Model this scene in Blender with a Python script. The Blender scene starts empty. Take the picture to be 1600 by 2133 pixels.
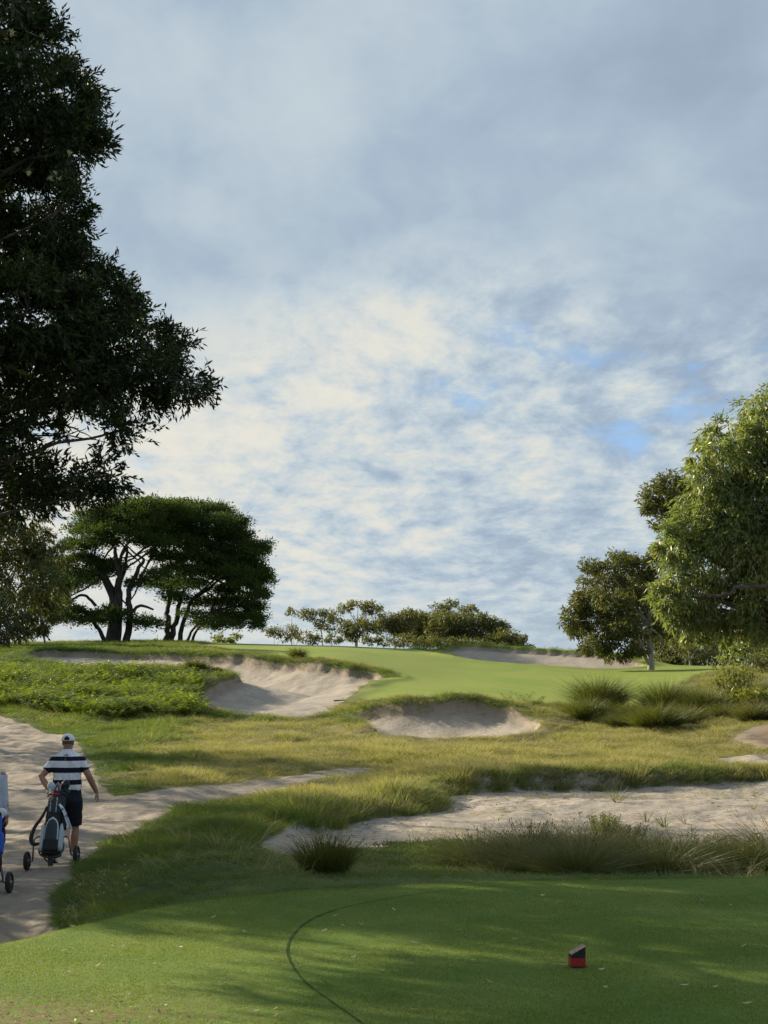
import bpy, math, random
import numpy as np
from mathutils import Vector, Matrix, Euler

SC = bpy.context.scene
COL = SC.collection
R = np.random.default_rng(7)
random.seed(7)
F, YH, ZC = 2962.0, 1430.0, 1.6          # focal length and horizon row in photo pixels, eye height

# ---------------------------------------------------------------- camera
cam_d = bpy.data.cameras.new("camera")
cam = bpy.data.objects.new("camera", cam_d); COL.objects.link(cam)
cam.location = (0, 0, ZC); cam.rotation_euler = (math.radians(90), 0, 0)
cam_d.sensor_fit = 'AUTO'; cam_d.sensor_width = 36; cam_d.lens = 50.0
cam_d.shift_y = (YH - 1066.5) / 2133
cam_d.clip_start = 0.05; cam_d.clip_end = 8000
SC.camera = cam

# ---------------------------------------------------------------- light
SUN_EL, SUN_AZ = math.radians(22.5), math.radians(-54)   # azimuth from +Y, negative to the left
sun_vec = Vector((math.sin(SUN_AZ) * math.cos(SUN_EL), math.cos(SUN_AZ) * math.cos(SUN_EL), math.sin(SUN_EL)))
sd_ = bpy.data.lights.new("sun", 'SUN'); sun = bpy.data.objects.new("sun", sd_); COL.objects.link(sun)
sd_.energy = 4.8; sd_.angle = math.radians(0.6); sd_.color = (1.0, 0.87, 0.66)
sun.location = (-40, 30, 40)
sun.rotation_euler = (-sun_vec).to_track_quat('-Z', 'Y').to_euler()
SC.view_settings.view_transform = 'Standard'; SC.view_settings.look = 'None'
SC.view_settings.exposure = 1.06; SC.view_settings.gamma = 1.0
SC.view_settings.use_curve_mapping = False
SC.cycles.denoising_prefilter = 'NONE'; SC.cycles.max_bounces = 6; SC.cycles.transparent_max_bounces = 8
SC.cycles.diffuse_bounces = 3; SC.cycles.glossy_bounces = 2; SC.cycles.transmission_bounces = 4

class NT:
    """small helper to write node trees"""
    def __init__(s, tree): s.t = tree; s.n = tree.nodes; s.l = tree.links
    def new(s, typ, **kw):
        n = s.n.new(typ)
        for k, v in kw.items():
            if k == 'ins':
                for i, x in v.items():
                    if hasattr(x, 'links') and hasattr(x, 'is_output'): s.l.new(x, n.inputs[i])
                    else: n.inputs[i].default_value = x
            else: setattr(n, k, v)
        return n
    def math(s, op, a, b=0.0, c=0.0, clamp=False):
        n = s.new('ShaderNodeMath', operation=op, use_clamp=clamp)
        for i, x in enumerate((a, b, c)):
            if hasattr(x, 'is_output'): s.l.new(x, n.inputs[i])
            else: n.inputs[i].default_value = x
        return n.outputs[0]
    def mix(s, f, a, b):
        n = s.new('ShaderNodeMix', data_type='RGBA')
        for i, x in ((0, f), (6, a), (7, b)):
            if hasattr(x, 'is_output'): s.l.new(x, n.inputs[i])
            else: n.inputs[i].default_value = x if i == 0 else (*x[:3], 1)
        return n.outputs[2]
    def sstep(s, x, a, b, lo=0.0, hi=1.0):
        n = s.new('ShaderNodeMapRange', interpolation_type='SMOOTHSTEP', ins={1: a, 2: b, 3: lo, 4: hi})
        s.l.new(x, n.inputs[0]); return n.outputs[0]
    def noise(s, vec, scale, detail=4.0, rough=0.55, dist=0.0, col=False):
        n = s.new('ShaderNodeTexNoise', ins={'Scale': scale, 'Detail': detail, 'Roughness': rough, 'Distortion': dist})
        s.l.new(vec, n.inputs['Vector']); return n.outputs[1 if col else 0]
    def vscale(s, vec, sc):
        n = s.new('ShaderNodeVectorMath', operation='MULTIPLY', ins={1: sc}); s.l.new(vec, n.inputs[0]); return n.outputs[0]
    def attr(s, name, typ='GEOMETRY'):
        return s.new('ShaderNodeAttribute', attribute_name=name, attribute_type=typ)
    def ramp(s, f, stops):
        n = s.new('ShaderNodeValToRGB'); e = n.color_ramp.elements
        while len(e) < len(stops): e.new(0.5)
        for k, (p, c) in enumerate(stops): e[k].position = p; e[k].color = (*c, 1)
        s.l.new(f, n.inputs[0]); return n.outputs[0]

# ---------------------------------------------------------------- sky
SKY_SEED = 5.1
W = bpy.data.worlds.new("World"); SC.world = W; W.use_nodes = True
def build_sky(seed=SKY_SEED):
    t = NT(W.node_tree); t.n.clear()
    out = t.new('ShaderNodeOutputWorld'); bg = t.new('ShaderNodeBackground', ins={'Strength': 0.1})
    t.l.new(bg.outputs[0], out.inputs[0])
    sky = t.new('ShaderNodeTexSky', sky_type='NISHITA', sun_disc=False, sun_elevation=SUN_EL, sun_rotation=SUN_AZ,
                altitude=20, air_density=1.0, dust_density=0.6, ozone_density=1.5)
    g = t.new('ShaderNodeTexCoord').outputs['Generated']
    sx = t.new('ShaderNodeSeparateXYZ'); t.l.new(g, sx.inputs[0])
    x, y, z = sx.outputs
    zz = t.math('MAXIMUM', z, 0.0)
    den = t.math('ADD', zz, 0.19)
    qx = t.math('DIVIDE', x, den); qy = t.math('DIVIDE', y, den)
    q = t.new('ShaderNodeCombineXYZ', ins={0: qx, 1: qy, 2: seed}).outputs[0]
    warp = t.new('ShaderNodeVectorMath', operation='MULTIPLY_ADD', ins={1: (.22, .22, 0), 2: q})
    t.l.new(t.noise(q, 1.1, 3, col=True), warp.inputs[0]); qw = warp.outputs[0]
    big = t.noise(t.vscale(qw, (1.5, .9, 1)), 1.0, 2, .45)
    soft = t.noise(t.vscale(qw, (2.4, 1.5, 1)), 1.35, 5, .55)
    mid = t.noise(t.vscale(qw, (3.6, 2.5, 1)), 1.7, 8, .60)
    fine = t.noise(t.vscale(qw, (5.6, 3.6, 1)), 2.6, 8, .63)
    dt = t.new('ShaderNodeVectorMath', operation='DOT_PRODUCT', ins={1: sun_vec}); t.l.new(g, dt.inputs[0])
    prox = t.sstep(dt.outputs['Value'], 0.35, 0.80)           # brighter towards the sun
    sheet = t.sstep(t.math('ADD', zz, t.math('MULTIPLY', t.math('SUBTRACT', big, .5), .35)), 0.185, 0.31)   # thick layer overhead
    # how much of the blue is covered
    cov = t.math('ADD', t.math('MULTIPLY', big, .6), t.math('MULTIPLY', mid, .6))
    cov = t.math('ADD', cov, t.math('MULTIPLY', sheet, .16)); cov = t.math('ADD', cov, t.math('MULTIPLY', prox, .09))
    c = t.sstep(cov, 0.415, 0.535)
    # how bright the cloud is
    lo = t.math('ADD', t.math('MULTIPLY', fine, .75), t.math('MULTIPLY', mid, .75))
    lo = t.math('ADD', lo, t.math('MULTIPLY', prox, .30))
    b_lo = t.sstep(lo, 0.50, 1.16)
    hi = t.math('ADD', t.math('MULTIPLY', soft, .85), t.math('MULTIPLY', mid, .24)); hi = t.math('ADD', hi, t.math('MULTIPLY', prox, .12))
    b_hi = t.sstep(hi, 0.34, 0.84, .05, .60)
    b = t.new('ShaderNodeMix', data_type='FLOAT'); t.l.new(sheet, b.inputs[0]); t.l.new(b_lo, b.inputs[2]); t.l.new(b_hi, b.inputs[3])
    ccol = t.ramp(b.outputs[0], [(0.0, (1.48, 1.84, 2.34)), (0.3, (1.90, 2.38, 2.90)), (0.6, (2.60, 3.02, 3.30)), (1.0, (3.85, 3.75, 3.35))])
    blue = t.mix(0.6, sky.outputs[0], (.70, 1.6, 3.3))
    fin = t.mix(c, blue, ccol)
    hz = t.sstep(zz, 0.0, 0.11, 0.55, 0.0)                     # paler air low down
    fin = t.mix(hz, fin, (2.6, 3.05, 3.30))
    t.l.new(fin, bg.inputs['Color'])
build_sky()

# ---------------------------------------------------------------- object helpers
def setp(o, label=None, cat=None, group=None, kind=None):
    if label: o['label'] = label
    if cat: o['category'] = cat
    if group: o['group'] = group
    if kind: o['kind'] = kind
    return o
def empty(name, loc, label, cat, group=None, rz=0.0):
    o = bpy.data.objects.new(name, None); COL.objects.link(o)
    o.location = loc; o.rotation_euler = (0, 0, rz); o.empty_display_size = .3
    return setp(o, label, cat, group)
def mesh_arr(name, V, Fc, mats, parent=None, smooth=True, attrs=None, link=True):
    """V (n,3); Fc: (m,3|4) array or list of such arrays"""
    V = np.asarray(V, dtype=np.float32)
    Fl = Fc if isinstance(Fc, (list, tuple)) else [Fc]
    Fl = [np.asarray(f, dtype=np.int32) for f in Fl if len(f)]
    me = bpy.data.meshes.new(name)
    me.vertices.add(len(V)); me.vertices.foreach_set('co', V.ravel())
    loops = np.concatenate([f.ravel() for f in Fl])
    tot = np.concatenate([np.full(len(f), f.shape[1], np.int32) for f in Fl])
    st = np.zeros(len(tot), np.int32); st[1:] = np.cumsum(tot)[:-1]
    me.loops.add(len(loops)); me.loops.foreach_set('vertex_index', loops)
    me.polygons.add(len(tot)); me.polygons.foreach_set('loop_start', st)
    try: me.polygons.foreach_set('loop_total', tot)
    except Exception: pass
    me.update(calc_edges=True)
    me.polygons.foreach_set('use_smooth', np.full(len(tot), smooth, dtype=bool))
    for k, a in (attrs or {}).items():
        at = me.attributes.new(k, 'FLOAT', 'POINT'); at.data.foreach_set('value', np.asarray(a, np.float32))
    for m in (mats if isinstance(mats, (list, tuple)) else [mats]): me.materials.append(m)
    me.validate()
    o = bpy.data.objects.new(name, me)
    if link: COL.objects.link(o)
    if parent is not None: o.parent = parent
    return o
class Acc:
    """collects tubes, lofts and boxes into one mesh"""
    def __init__(s): s.V = []; s.F4 = []; s.F3 = []; s.n = 0
    def add(s, V, f4=(), f3=()):
        V = np.asarray(V, float)
        if len(f4): s.F4.append(np.asarray(f4, int) + s.n)
        if len(f3): s.F3.append(np.asarray(f3, int) + s.n)
        s.V.append(V); s.n += len(V); return s
    def rings(s, rings, cap=True, closed=False):
        rings = [np.asarray(r, float) for r in rings]; k = len(rings[0]); m = len(rings)
        V = np.concatenate(rings); f = []
        for i in range(m if closed else m - 1):
            a = i * k; b = ((i + 1) % m) * k
            for j in range(k):
                j2 = (j + 1) % k; f.append((a + j, a + j2, b + j2, b + j))
        f3 = []
        if cap and not closed:
            c0 = len(V); V = np.vstack([V, rings[0].mean(0), rings[-1].mean(0)])
            for j in range(k):
                j2 = (j + 1) % k
                f3.append((c0, j2, j)); f3.append((c0 + 1, (m - 1) * k + j, (m - 1) * k + j2))
        return s.add(V, f, f3)
    def tube(s, P, r, sides=8, cap=True, round_ends=False):
        P = np.asarray(P, float); n = len(P)
        r = np.full(n, r, float) if np.isscalar(r) else np.asarray(r, float)
        T = np.gradient(P, axis=0); T /= np.linalg.norm(T, axis=1)[:, None] + 1e-9
        u = np.cross(T[0], (0, 0, 1.0))
        if np.linalg.norm(u) < 1e-3: u = np.array((1.0, 0, 0))
        u /= np.linalg.norm(u); rg = []
        ang = np.linspace(0, 2 * math.pi, sides, endpoint=False)
        frames = []
        for i in range(n):
            u = u - T[i] * u.dot(T[i]); u /= np.linalg.norm(u) + 1e-9
            v = np.cross(T[i], u); frames.append((u.copy(), v))
        def ring(c, rad, fr): return c + rad * (np.cos(ang)[:, None] * fr[0] + np.sin(ang)[:, None] * fr[1])
        if round_ends:
            for a in (80, 55, 28):
                a = math.radians(a); rg.append(ring(P[0] - T[0] * r[0] * math.sin(a), r[0] * math.cos(a), frames[0]))
        for i in range(n): rg.append(ring(P[i], r[i], frames[i]))
        if round_ends:
            for a in (28, 55, 80):
                a = math.radians(a); rg.append(ring(P[-1] + T[-1] * r[-1] * math.sin(a), r[-1] * math.cos(a), frames[-1]))
        return s.rings(rg, cap)
    def ell(s, c, rx, ry, rz, nu=14, nv=9, M=None):
        c = np.asarray(c, float); rg = []
        for i in range(1, nv):
            a = math.pi * i / nv; ph = np.linspace(0, 2 * math.pi, nu, endpoint=False)
            p = np.stack([np.cos(ph) * rx * math.sin(a), np.sin(ph) * ry * math.sin(a), np.full(nu, -rz * math.cos(a))], 1)
            if M is not None: p = p @ np.asarray(M).T
            rg.append(c + p)
        return s.rings(rg)
    def box(s, lo, hi):
        (a, b, c), (d, e, f) = lo, hi
        V = [(a, b, c), (d, b, c), (d, e, c), (a, e, c), (a, b, f), (d, b, f), (d, e, f), (a, e, f)]
        return s.add(V, [(0, 3, 2, 1), (4, 5, 6, 7), (0, 1, 5, 4), (1, 2, 6, 5), (2, 3, 7, 6), (3, 0, 4, 7)])
    def build(s, name, mat, parent=None, smooth=True, attrs=None):
        return mesh_arr(name, np.concatenate(s.V), [np.concatenate(f) for f in (s.F4, s.F3) if f], mat, parent, smooth, attrs)
def spline(pts, n=8):
    """Catmull-Rom through points (open)"""
    P = np.asarray(pts, float); P = np.vstack([2 * P[0] - P[1], P, 2 * P[-1] - P[-2]]); out = []
    for i in range(1, len(P) - 2):
        for k in range(n):
            t = k / n
            out.append(.5 * ((2 * P[i]) + (-P[i - 1] + P[i + 1]) * t + (2 * P[i - 1] - 5 * P[i] + 4 * P[i + 1] - P[i + 2]) * t * t
                             + (-P[i - 1] + 3 * P[i] - 3 * P[i + 1] + P[i + 2]) * t ** 3))
    out.append(P[-2]); return np.array(out)
def spline_closed(pts, n=6):
    P = np.asarray(pts, float); m = len(P); out = []
    for i in range(m):
        a, b, c, d = P[(i - 1) % m], P[i], P[(i + 1) % m], P[(i + 2) % m]
        for k in range(n):
            t = k / n
            out.append(.5 * (2 * b + (c - a) * t + (2 * a - 5 * b + 4 * c - d) * t * t + (3 * b - a - 3 * c + d) * t ** 3))
    return np.array(out)
def px(u, Y): return (u - 800.0) / F * Y
def at(u, v, Y): return np.array((px(u, Y), Y, ZC + (YH - v) / F * Y))

# ---------------------------------------------------------------- terrain
def vnoise(x, y, seed=0):
    xi = np.floor(x).astype(np.int64); yi = np.floor(y).astype(np.int64); fx = x - xi; fy = y - yi
    fx = fx * fx * (3 - 2 * fx); fy = fy * fy * (3 - 2 * fy)
    def h(a, b):
        n = (a * 374761393 + b * 668265263 + seed * 144665) & 0x7fffffff
        n = ((n ^ (n >> 13)) * 1274126177) & 0x7fffffff
        return ((n ^ (n >> 16)) & 0xffff) / 32767.5 - 1.0
    return (h(xi, yi) * (1 - fx) + h(xi + 1, yi) * fx) * (1 - fy) + (h(xi, yi + 1) * (1 - fx) + h(xi + 1, yi + 1) * fx) * fy
def fbm(x, y, seed=0, o=3):
    s = 0; a = 1; 
    for k in range(o): s = s + a * vnoise(x * 2 ** k, y * 2 ** k, seed + k * 17); a *= .5
    return s
def ss(a, b, x):
    t = np.clip((x - a) / (b - a), 0, 1); return t * t * (3 - 2 * t)
PROF = {
 -700: [(4,-.9),(20,-.92),(32,-.8),(45,-.4),(52,-.1),(60,.4),(70,1.3),(80,2.4),(90,3.0),(110,4.4),(130,5.3),(170,6.6),(200,6.6),(260,5)],
 0:    [(4,-.9),(11,-.92),(20,-.92),(32,-.85),(45,-.5),(52,-.2),(60,.24),(70,1.13),(80,2.0),(90,2.35),(100,3.3),(107,4.2),(110,4.35),(130,5.2),(170,6.65),(200,6.6),(260,5)],
 200:  [(4,-.9),(11,-.8),(20,-.85),(32,-.82),(38,-.6),(45,-.45),(52,-.2),(60,.15),(68,.9),(76,1.6),(82,2.05),(88,2.3),(97,2.9),(104,4.1),(110,4.45),(130,5.3),(155,6.2),(170,6.75),(200,6.6),(260,5)],
 450:  [(4,-.7),(11,-.3),(13,-.3),(16,-.38),(20,-.6),(26,-.78),(32,-.85),(38,-.75),(45,-.5),(52,-.3),(60,-.05),(66,.05),(76,1.2),(82,2.29),(88,2.45),(95,3.1),(101,3.92),(110,4.4),(130,5.4),(155,6.3),(170,6.85),(200,6.8),(260,5.5)],
 700:  [(4,-.3),(11.5,-.06),(13,-.28),(16,-.62),(18,-.82),(20,-.95),(26,-.6),(28.5,-.58),(32,-.72),(38,-.72),(45,-.55),(52,-.38),(60,-.15),(66,.05),(74,.6),(84,1.9),(94,3.19),(100,3.6),(115,4.5),(130,5.2),(150,5.95),(165,6.3),(200,6),(260,5)],
 760:  [(4,-.3),(11.5,-.06),(13,-.28),(16,-.62),(18,-.82),(20,-.95),(26,-.66),(32,-.6),(38,-.68),(45,-.52),(52,-.40),(57,-.32),(62.5,.55),(68,.75),(74,1.0),(80,1.5),(84,1.9),(93,2.85),(100,3.3),(115,4.2),(130,5.0),(150,5.8),(165,6.15),(200,5.8),(260,4.9)],
 830:  [(4,-.3),(11.5,-.06),(13,-.28),(16,-.62),(18,-.82),(20,-.95),(26,-.66),(32,-.5),(38,-.6),(45,-.5),(52,-.4),(57,-.34),(62,.85),(70,1.05),(76,1.25),(84,1.9),(92,2.5),(100,3.0),(115,3.9),(130,4.8),(145,5.5),(165,5.9),(200,5.6),(260,4.8)],
 950:  [(4,-.3),(11.5,-.06),(13,-.28),(16,-.62),(18,-.82),(20,-.95),(26,-.7),(32,-.48),(38,-.5),(45,-.45),(52,-.42),(56.5,-.42),(61,.95),(70,1.12),(80,1.5),(95,2.2),(110,2.95),(120,3.6),(128,4.15),(136,5.0),(145,5.3),(165,5.6),(200,5.2),(260,4.5)],
 1250:  [(4,-.3),(11.5,-.06),(13,-.28),(16,-.60),(18,-.78),(20,-.92),(28,-.6),(34,-.4),(38,-.42),(45,-.42),(52,-.4),(56,-.3),(60,.15),(64,.45),(70,.8),(80,1.25),(95,2.0),(110,2.6),(122,2.92),(130,3.8),(136,4.1),(145,4.3),(165,4.3),(200,4),(260,4)],
 1450:  [(4,-.3),(11.5,-.06),(13,-.28),(16,-.60),(18,-.78),(20,-.92),(28,-.6),(35,-.45),(40,-.5),(46,-.5),(52,-.4),(58,0),(64,.4),(75,1.2),(90,2.0),(105,2.6),(120,3.1),(130,3.4),(145,3.4),(200,3),(260,3)],
 1600:  [(4,-.3),(11.5,-.06),(13,-.28),(16,-.60),(18,-.78),(20,-.92),(28,-.6),(35,-.5),(40,-.55),(46,-.5),(52,-.1),(58,.3),(64,.9),(72,1.9),(80,2.5),(95,2.9),(130,3.5),(145,3.4),(260,3)],
 2300:  [(4,-.3),(11.5,-.06),(13,-.28),(16,-.60),(18,-.78),(20,-.92),(28,-.6),(35,-.5),(40,-.55),(46,-.4),(52,.0),(58,.5),(64,1.1),(72,1.9),(80,2.5),(95,2.9),(130,3.5),(145,3.4),(260,3)],
}
TU = np.linspace(-700, 2300, 301); TY = np.exp(np.linspace(math.log(4), math.log(260), 400))
def _table():
    us = sorted(PROF); cols = []
    for u in us:
        p = np.array(PROF[u]); cols.append(np.interp(TY, p[:, 0], p[:, 1]))
    C = np.array(cols)
    T = np.array([np.interp(TU, us, C[:, j]) for j in range(len(TY))]).T
    def blur(T, ax, r):
        k = np.exp(-np.linspace(-2, 2, 2 * r + 1) ** 2); k /= k.sum()
        Tp = np.pad(T, [(r, r) if a == ax else (0, 0) for a in (0, 1)], mode='edge')
        return np.apply_along_axis(lambda m: np.convolve(m, k, 'valid'), ax, Tp)
    return blur(blur(T, 0, 8), 1, 4)
TZ = _table()
def H0(x, Y):
    Yc = np.clip(Y, 4, 259.9); u = x / np.maximum(Y, 4) * F + 800
    fu = np.clip((u - TU[0]) / (TU[1] - TU[0]), 0, len(TU) - 1.001)
    fy = np.clip((np.log(Yc) - math.log(4)) / (math.log(260) - math.log(4)) * (len(TY) - 1), 0, len(TY) - 1.001)
    i = fu.astype(int); j = fy.astype(int); a = fu - i; b = fy - j
    return (TZ[i, j] * (1 - a) + TZ[i + 1, j] * a) * (1 - b) + (TZ[i, j + 1] * (1 - a) + TZ[i + 1, j + 1] * a) * b
POLY = {
 'path': [(-1400,7),(-200,9.5),(40,11),(110,13.5),(98,15.9),(128,17.8),(160,19.6),(240,22.6),(330,26),(480,30.5),(600,33.4),(740,37.9),(800,40.0),(800,40.9),(740,40.2),(600,36.6),(480,34.4),(350,32.6),(235,31.2),(205,36),(180,43),(150,50),(105,54),(40,59),(0,62),(-60,66),(-200,75),(-500,75),(-800,40),(-1200,20)],
 'path2': [(1430,41),(1520,39),(1700,37.3),(2000,37),(2000,43.5),(1700,44),(1540,42.6)],
 'soil': [(1610,45.5),(1565,47),(1530,49.5),(1555,52.3),(1620,54),(1900,56),(1900,46)],
 'waste': [(535,20.6),(560,21.8),(590,23.6),(640,25.3),(700,27),(800,28.3),(865,29.5),(890,31.5),(960,33),(1100,34.2),(1250,34.8),(1400,35.5),(1500,36),(1600,36.3),(1900,36),(2000,25),(1700,20.5),(1400,20),(1150,20.5),(960,22.3),(850,22),(700,21.2),(620,20.3)],
 'tee': [(-900,6.5),(-400,7.8),(0,9.07),(100,9.5),(210,9.97),(300,10.4),(400,10.7),(560,11.0),(800,11.3),(1050,11.65),(1300,11.8),(1600,11.95),(2100,12),(3400,5),(3600,-3),(800,-4),(-2200,-3)],
 'fair': [(1700,116),(1600,113),(1480,105),(1430,90),(1400,80),(1340,70),(1180,67.5),(1060,66),(950,65.5),(860,66.5),(780,71),(755,76),(785,83),(815,89),(805,93.5),(700,97.5),(600,101),(500,108),(440,125),(430,150),(500,185),(900,190),(1200,160),(1600,150),(2300,140),(2300,120)],
 'b1': [(60,106),(130,108),(300,106),(470,101),(600,96.5),(700,93),(780,90.5),(812,88),(800,85.5),(768,83.5),(752,81),(738,78),(705,74),(690,69.5),(660,67.5),(600,67),(480,68),(400,70),(395,74),(430,78),(468,80.5),(496,84),(478,88),(440,91),(300,94),(150,97),(60,101)],
 'b2': [(718,63.7),(760,63.6),(830,63),(900,62.5),(1000,62),(1080,60.5),(1125,58.7),(1110,56.5),(1050,55),(950,54.3),(850,55),(775,58),(730,61.5)],
 'b3': [(885,135),(950,128),(1040,124),(1150,121.8),(1260,121.8),(1320,124),(1340,128),(1280,132),(1200,135),(1100,137),(1000,138),(880,139)],
}
PW = {}
for k, p in POLY.items():
    q = spline_closed(np.array(p, float), 5); PW[k] = np.stack([px(q[:, 0], q[:, 1]), q[:, 1]], 1)
def sdist(name, x, Y, far=12.0):
    """signed distance to a region's outline: positive inside"""
    P = PW[name]; out = np.full(len(x), -far); lo = P.min(0) - far; hi = P.max(0) + far
    idx = np.nonzero((x > lo[0]) & (x < hi[0]) & (Y > lo[1]) & (Y < hi[1]))[0]
    for ch in np.array_split(idx, max(1, len(idx) // 60000)):
        if not len(ch): continue
        X = x[ch]; Z = Y[ch]; best = np.full(len(ch), 1e9); ins = np.zeros(len(ch), bool)
        for i in range(len(P)):
            ax, ay = P[i]; bx, by = P[(i + 1) % len(P)]; dx, dy = bx - ax, by - ay
            t = np.clip(((X - ax) * dx + (Z - ay) * dy) / (dx * dx + dy * dy + 1e-12), 0, 1)
            best = np.minimum(best, (X - ax - t * dx) ** 2 + (Z - ay - t * dy) ** 2)
            if ay != by: ins ^= ((ay > Z) != (by > Z)) & (X < dx * (Z - ay) / dy + ax)
        d = np.sqrt(best); out[ch] = np.where(ins, d, -np.minimum(d, far))
    return out
def terrain(x, Y, full=False):
    x = np.asarray(x, float); Y = np.asarray(Y, float); S = {}
    w = .10 * fbm(x * .9, Y * .5, 3, 3)          # ragged outlines
    for k in POLY:
        amp = {'tee': .0, 'fair': .8, 'b1': 2.2, 'b2': 1.6, 'b3': 2.0}.get(k, 1.6)
        S[k] = sdist(k, x, Y) + w * amp
    h = H0(x, Y)
    rough = 1 - ss(-1, 1, np.maximum(S['fair'], S['tee']))
    near = ss(8, 40, Y)
    h = h + rough * (.03 + .09 * near) * fbm(x * .22, Y * .16, 11, 3) + rough * .10 * near * (1 - ss(62, 68, Y)) * fbm(x * .55, Y * .22, 19, 2) + rough * .035 * fbm(x * 1.3, Y * 1.1, 23, 2)
    h = h + .10 * ss(60, 80, Y) * fbm(x * .07, Y * .05, 51, 2)
    # paths worn in
    m = ss(-.15, .5, np.maximum(S['path'], S['path2']))
    h = h - .04 * m + m * (.05 * fbm(x * 1.1, Y * 1.1, 5, 3) + .022 * fbm(x * 4, Y * 4, 61, 2))
    # sandy waste
    m = ss(-.1, .55, S['waste'])
    fl = -.93 + .10 * fbm(x * .35, Y * .3, 8, 2) + .03 * fbm(x * 2.2, Y * 2.2, 9, 2) + .08 * ss(26, 36, Y)
    h = h * (1 - m) + np.minimum(fl, h - .05) * m
    # bunkers
    u = x / np.maximum(Y, 4) * F + 800
    d = S['b1']; base = h
    fl = np.clip(.0 + .033 * (Y - 68), -.05, 1.2); fl = np.where(u < 470, fl + (np.maximum(base - .9, fl) - fl) * (1 - ss(380, 470, u)), fl)
    t_ = np.clip(d / 8.0, 0, 1); sand = (base - .5) + (fl - base + .5) * (.55 * (1 - (1 - t_) ** 2.2) + .45 * ss(0, 1, t_)) + .03 * fbm(x * .5, Y * .5, 31, 2) + .012 * fbm(x * 2.5, Y * 2.5, 32, 2)
    m = ss(-.12, .3, d); h = h * (1 - m) + np.minimum(sand, h) * m
    d = S['b2']; base = h
    t_ = np.clip(d / 3.4, 0, 1); sand = (base - .40) + (-.55 - base + .40) * (1 - (1 - t_) ** 2) + .02 * fbm(x * .9, Y * .9, 33, 2)
    m = ss(-.12, .3, d); h = h * (1 - m) + np.minimum(sand, h) * m
    d = S['b3']; base = h
    base = base + .75 * ss(125.5, 133, Y) * ss(-4, -.3, d) * ss(890, 990, u); h = base
    sand = base - .5 - .75 * ss(0, 5, d)
    m = ss(-.12, .3, d); h = h * (1 - m) + sand * m
    # rolled turf edges above the bunkers
    e = np.maximum(np.maximum(S['b1'], S['b2']), S['b3'])
    h = h + .12 * np.exp(-((e + .7) / .6) ** 2) * (e < 0)
    # raised tee
    m = ss(-1.5, .25, S['tee'])
    h = h * (1 - m) + (.006 * fbm(x * .5, Y * .5, 77, 2)) * m
    if full: return h, S
    return h
def Hs(x, Y): return float(terrain(np.array([x]), np.array([Y]))[0])
def ground_at(u, Y): x = px(u, Y); return np.array((x, Y, Hs(x, Y)))
def dryness(x, Y, S=None):
    u = x / np.maximum(Y, 4) * F + 800
    d = ss(24, 36, Y) * (1 - .45 * ss(60, 66, Y)) * ss(240, 520, u + 120 * fbm(x * .3, Y * .2, 91, 2))
    d = d * (1 - .35 * np.exp(-((Y - 56) / 5) ** 2) * (u < 760)) + .15 * ss(1400, 1500, u) * ss(40, 60, Y)
    d = d + .35 * ss(20, 25, Y) * ss(420, 700, u) * (1 - ss(30, 34, Y))
    return np.clip(d + .22 * fbm(x * .5, Y * .3, 95, 3), 0, 1)

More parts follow.
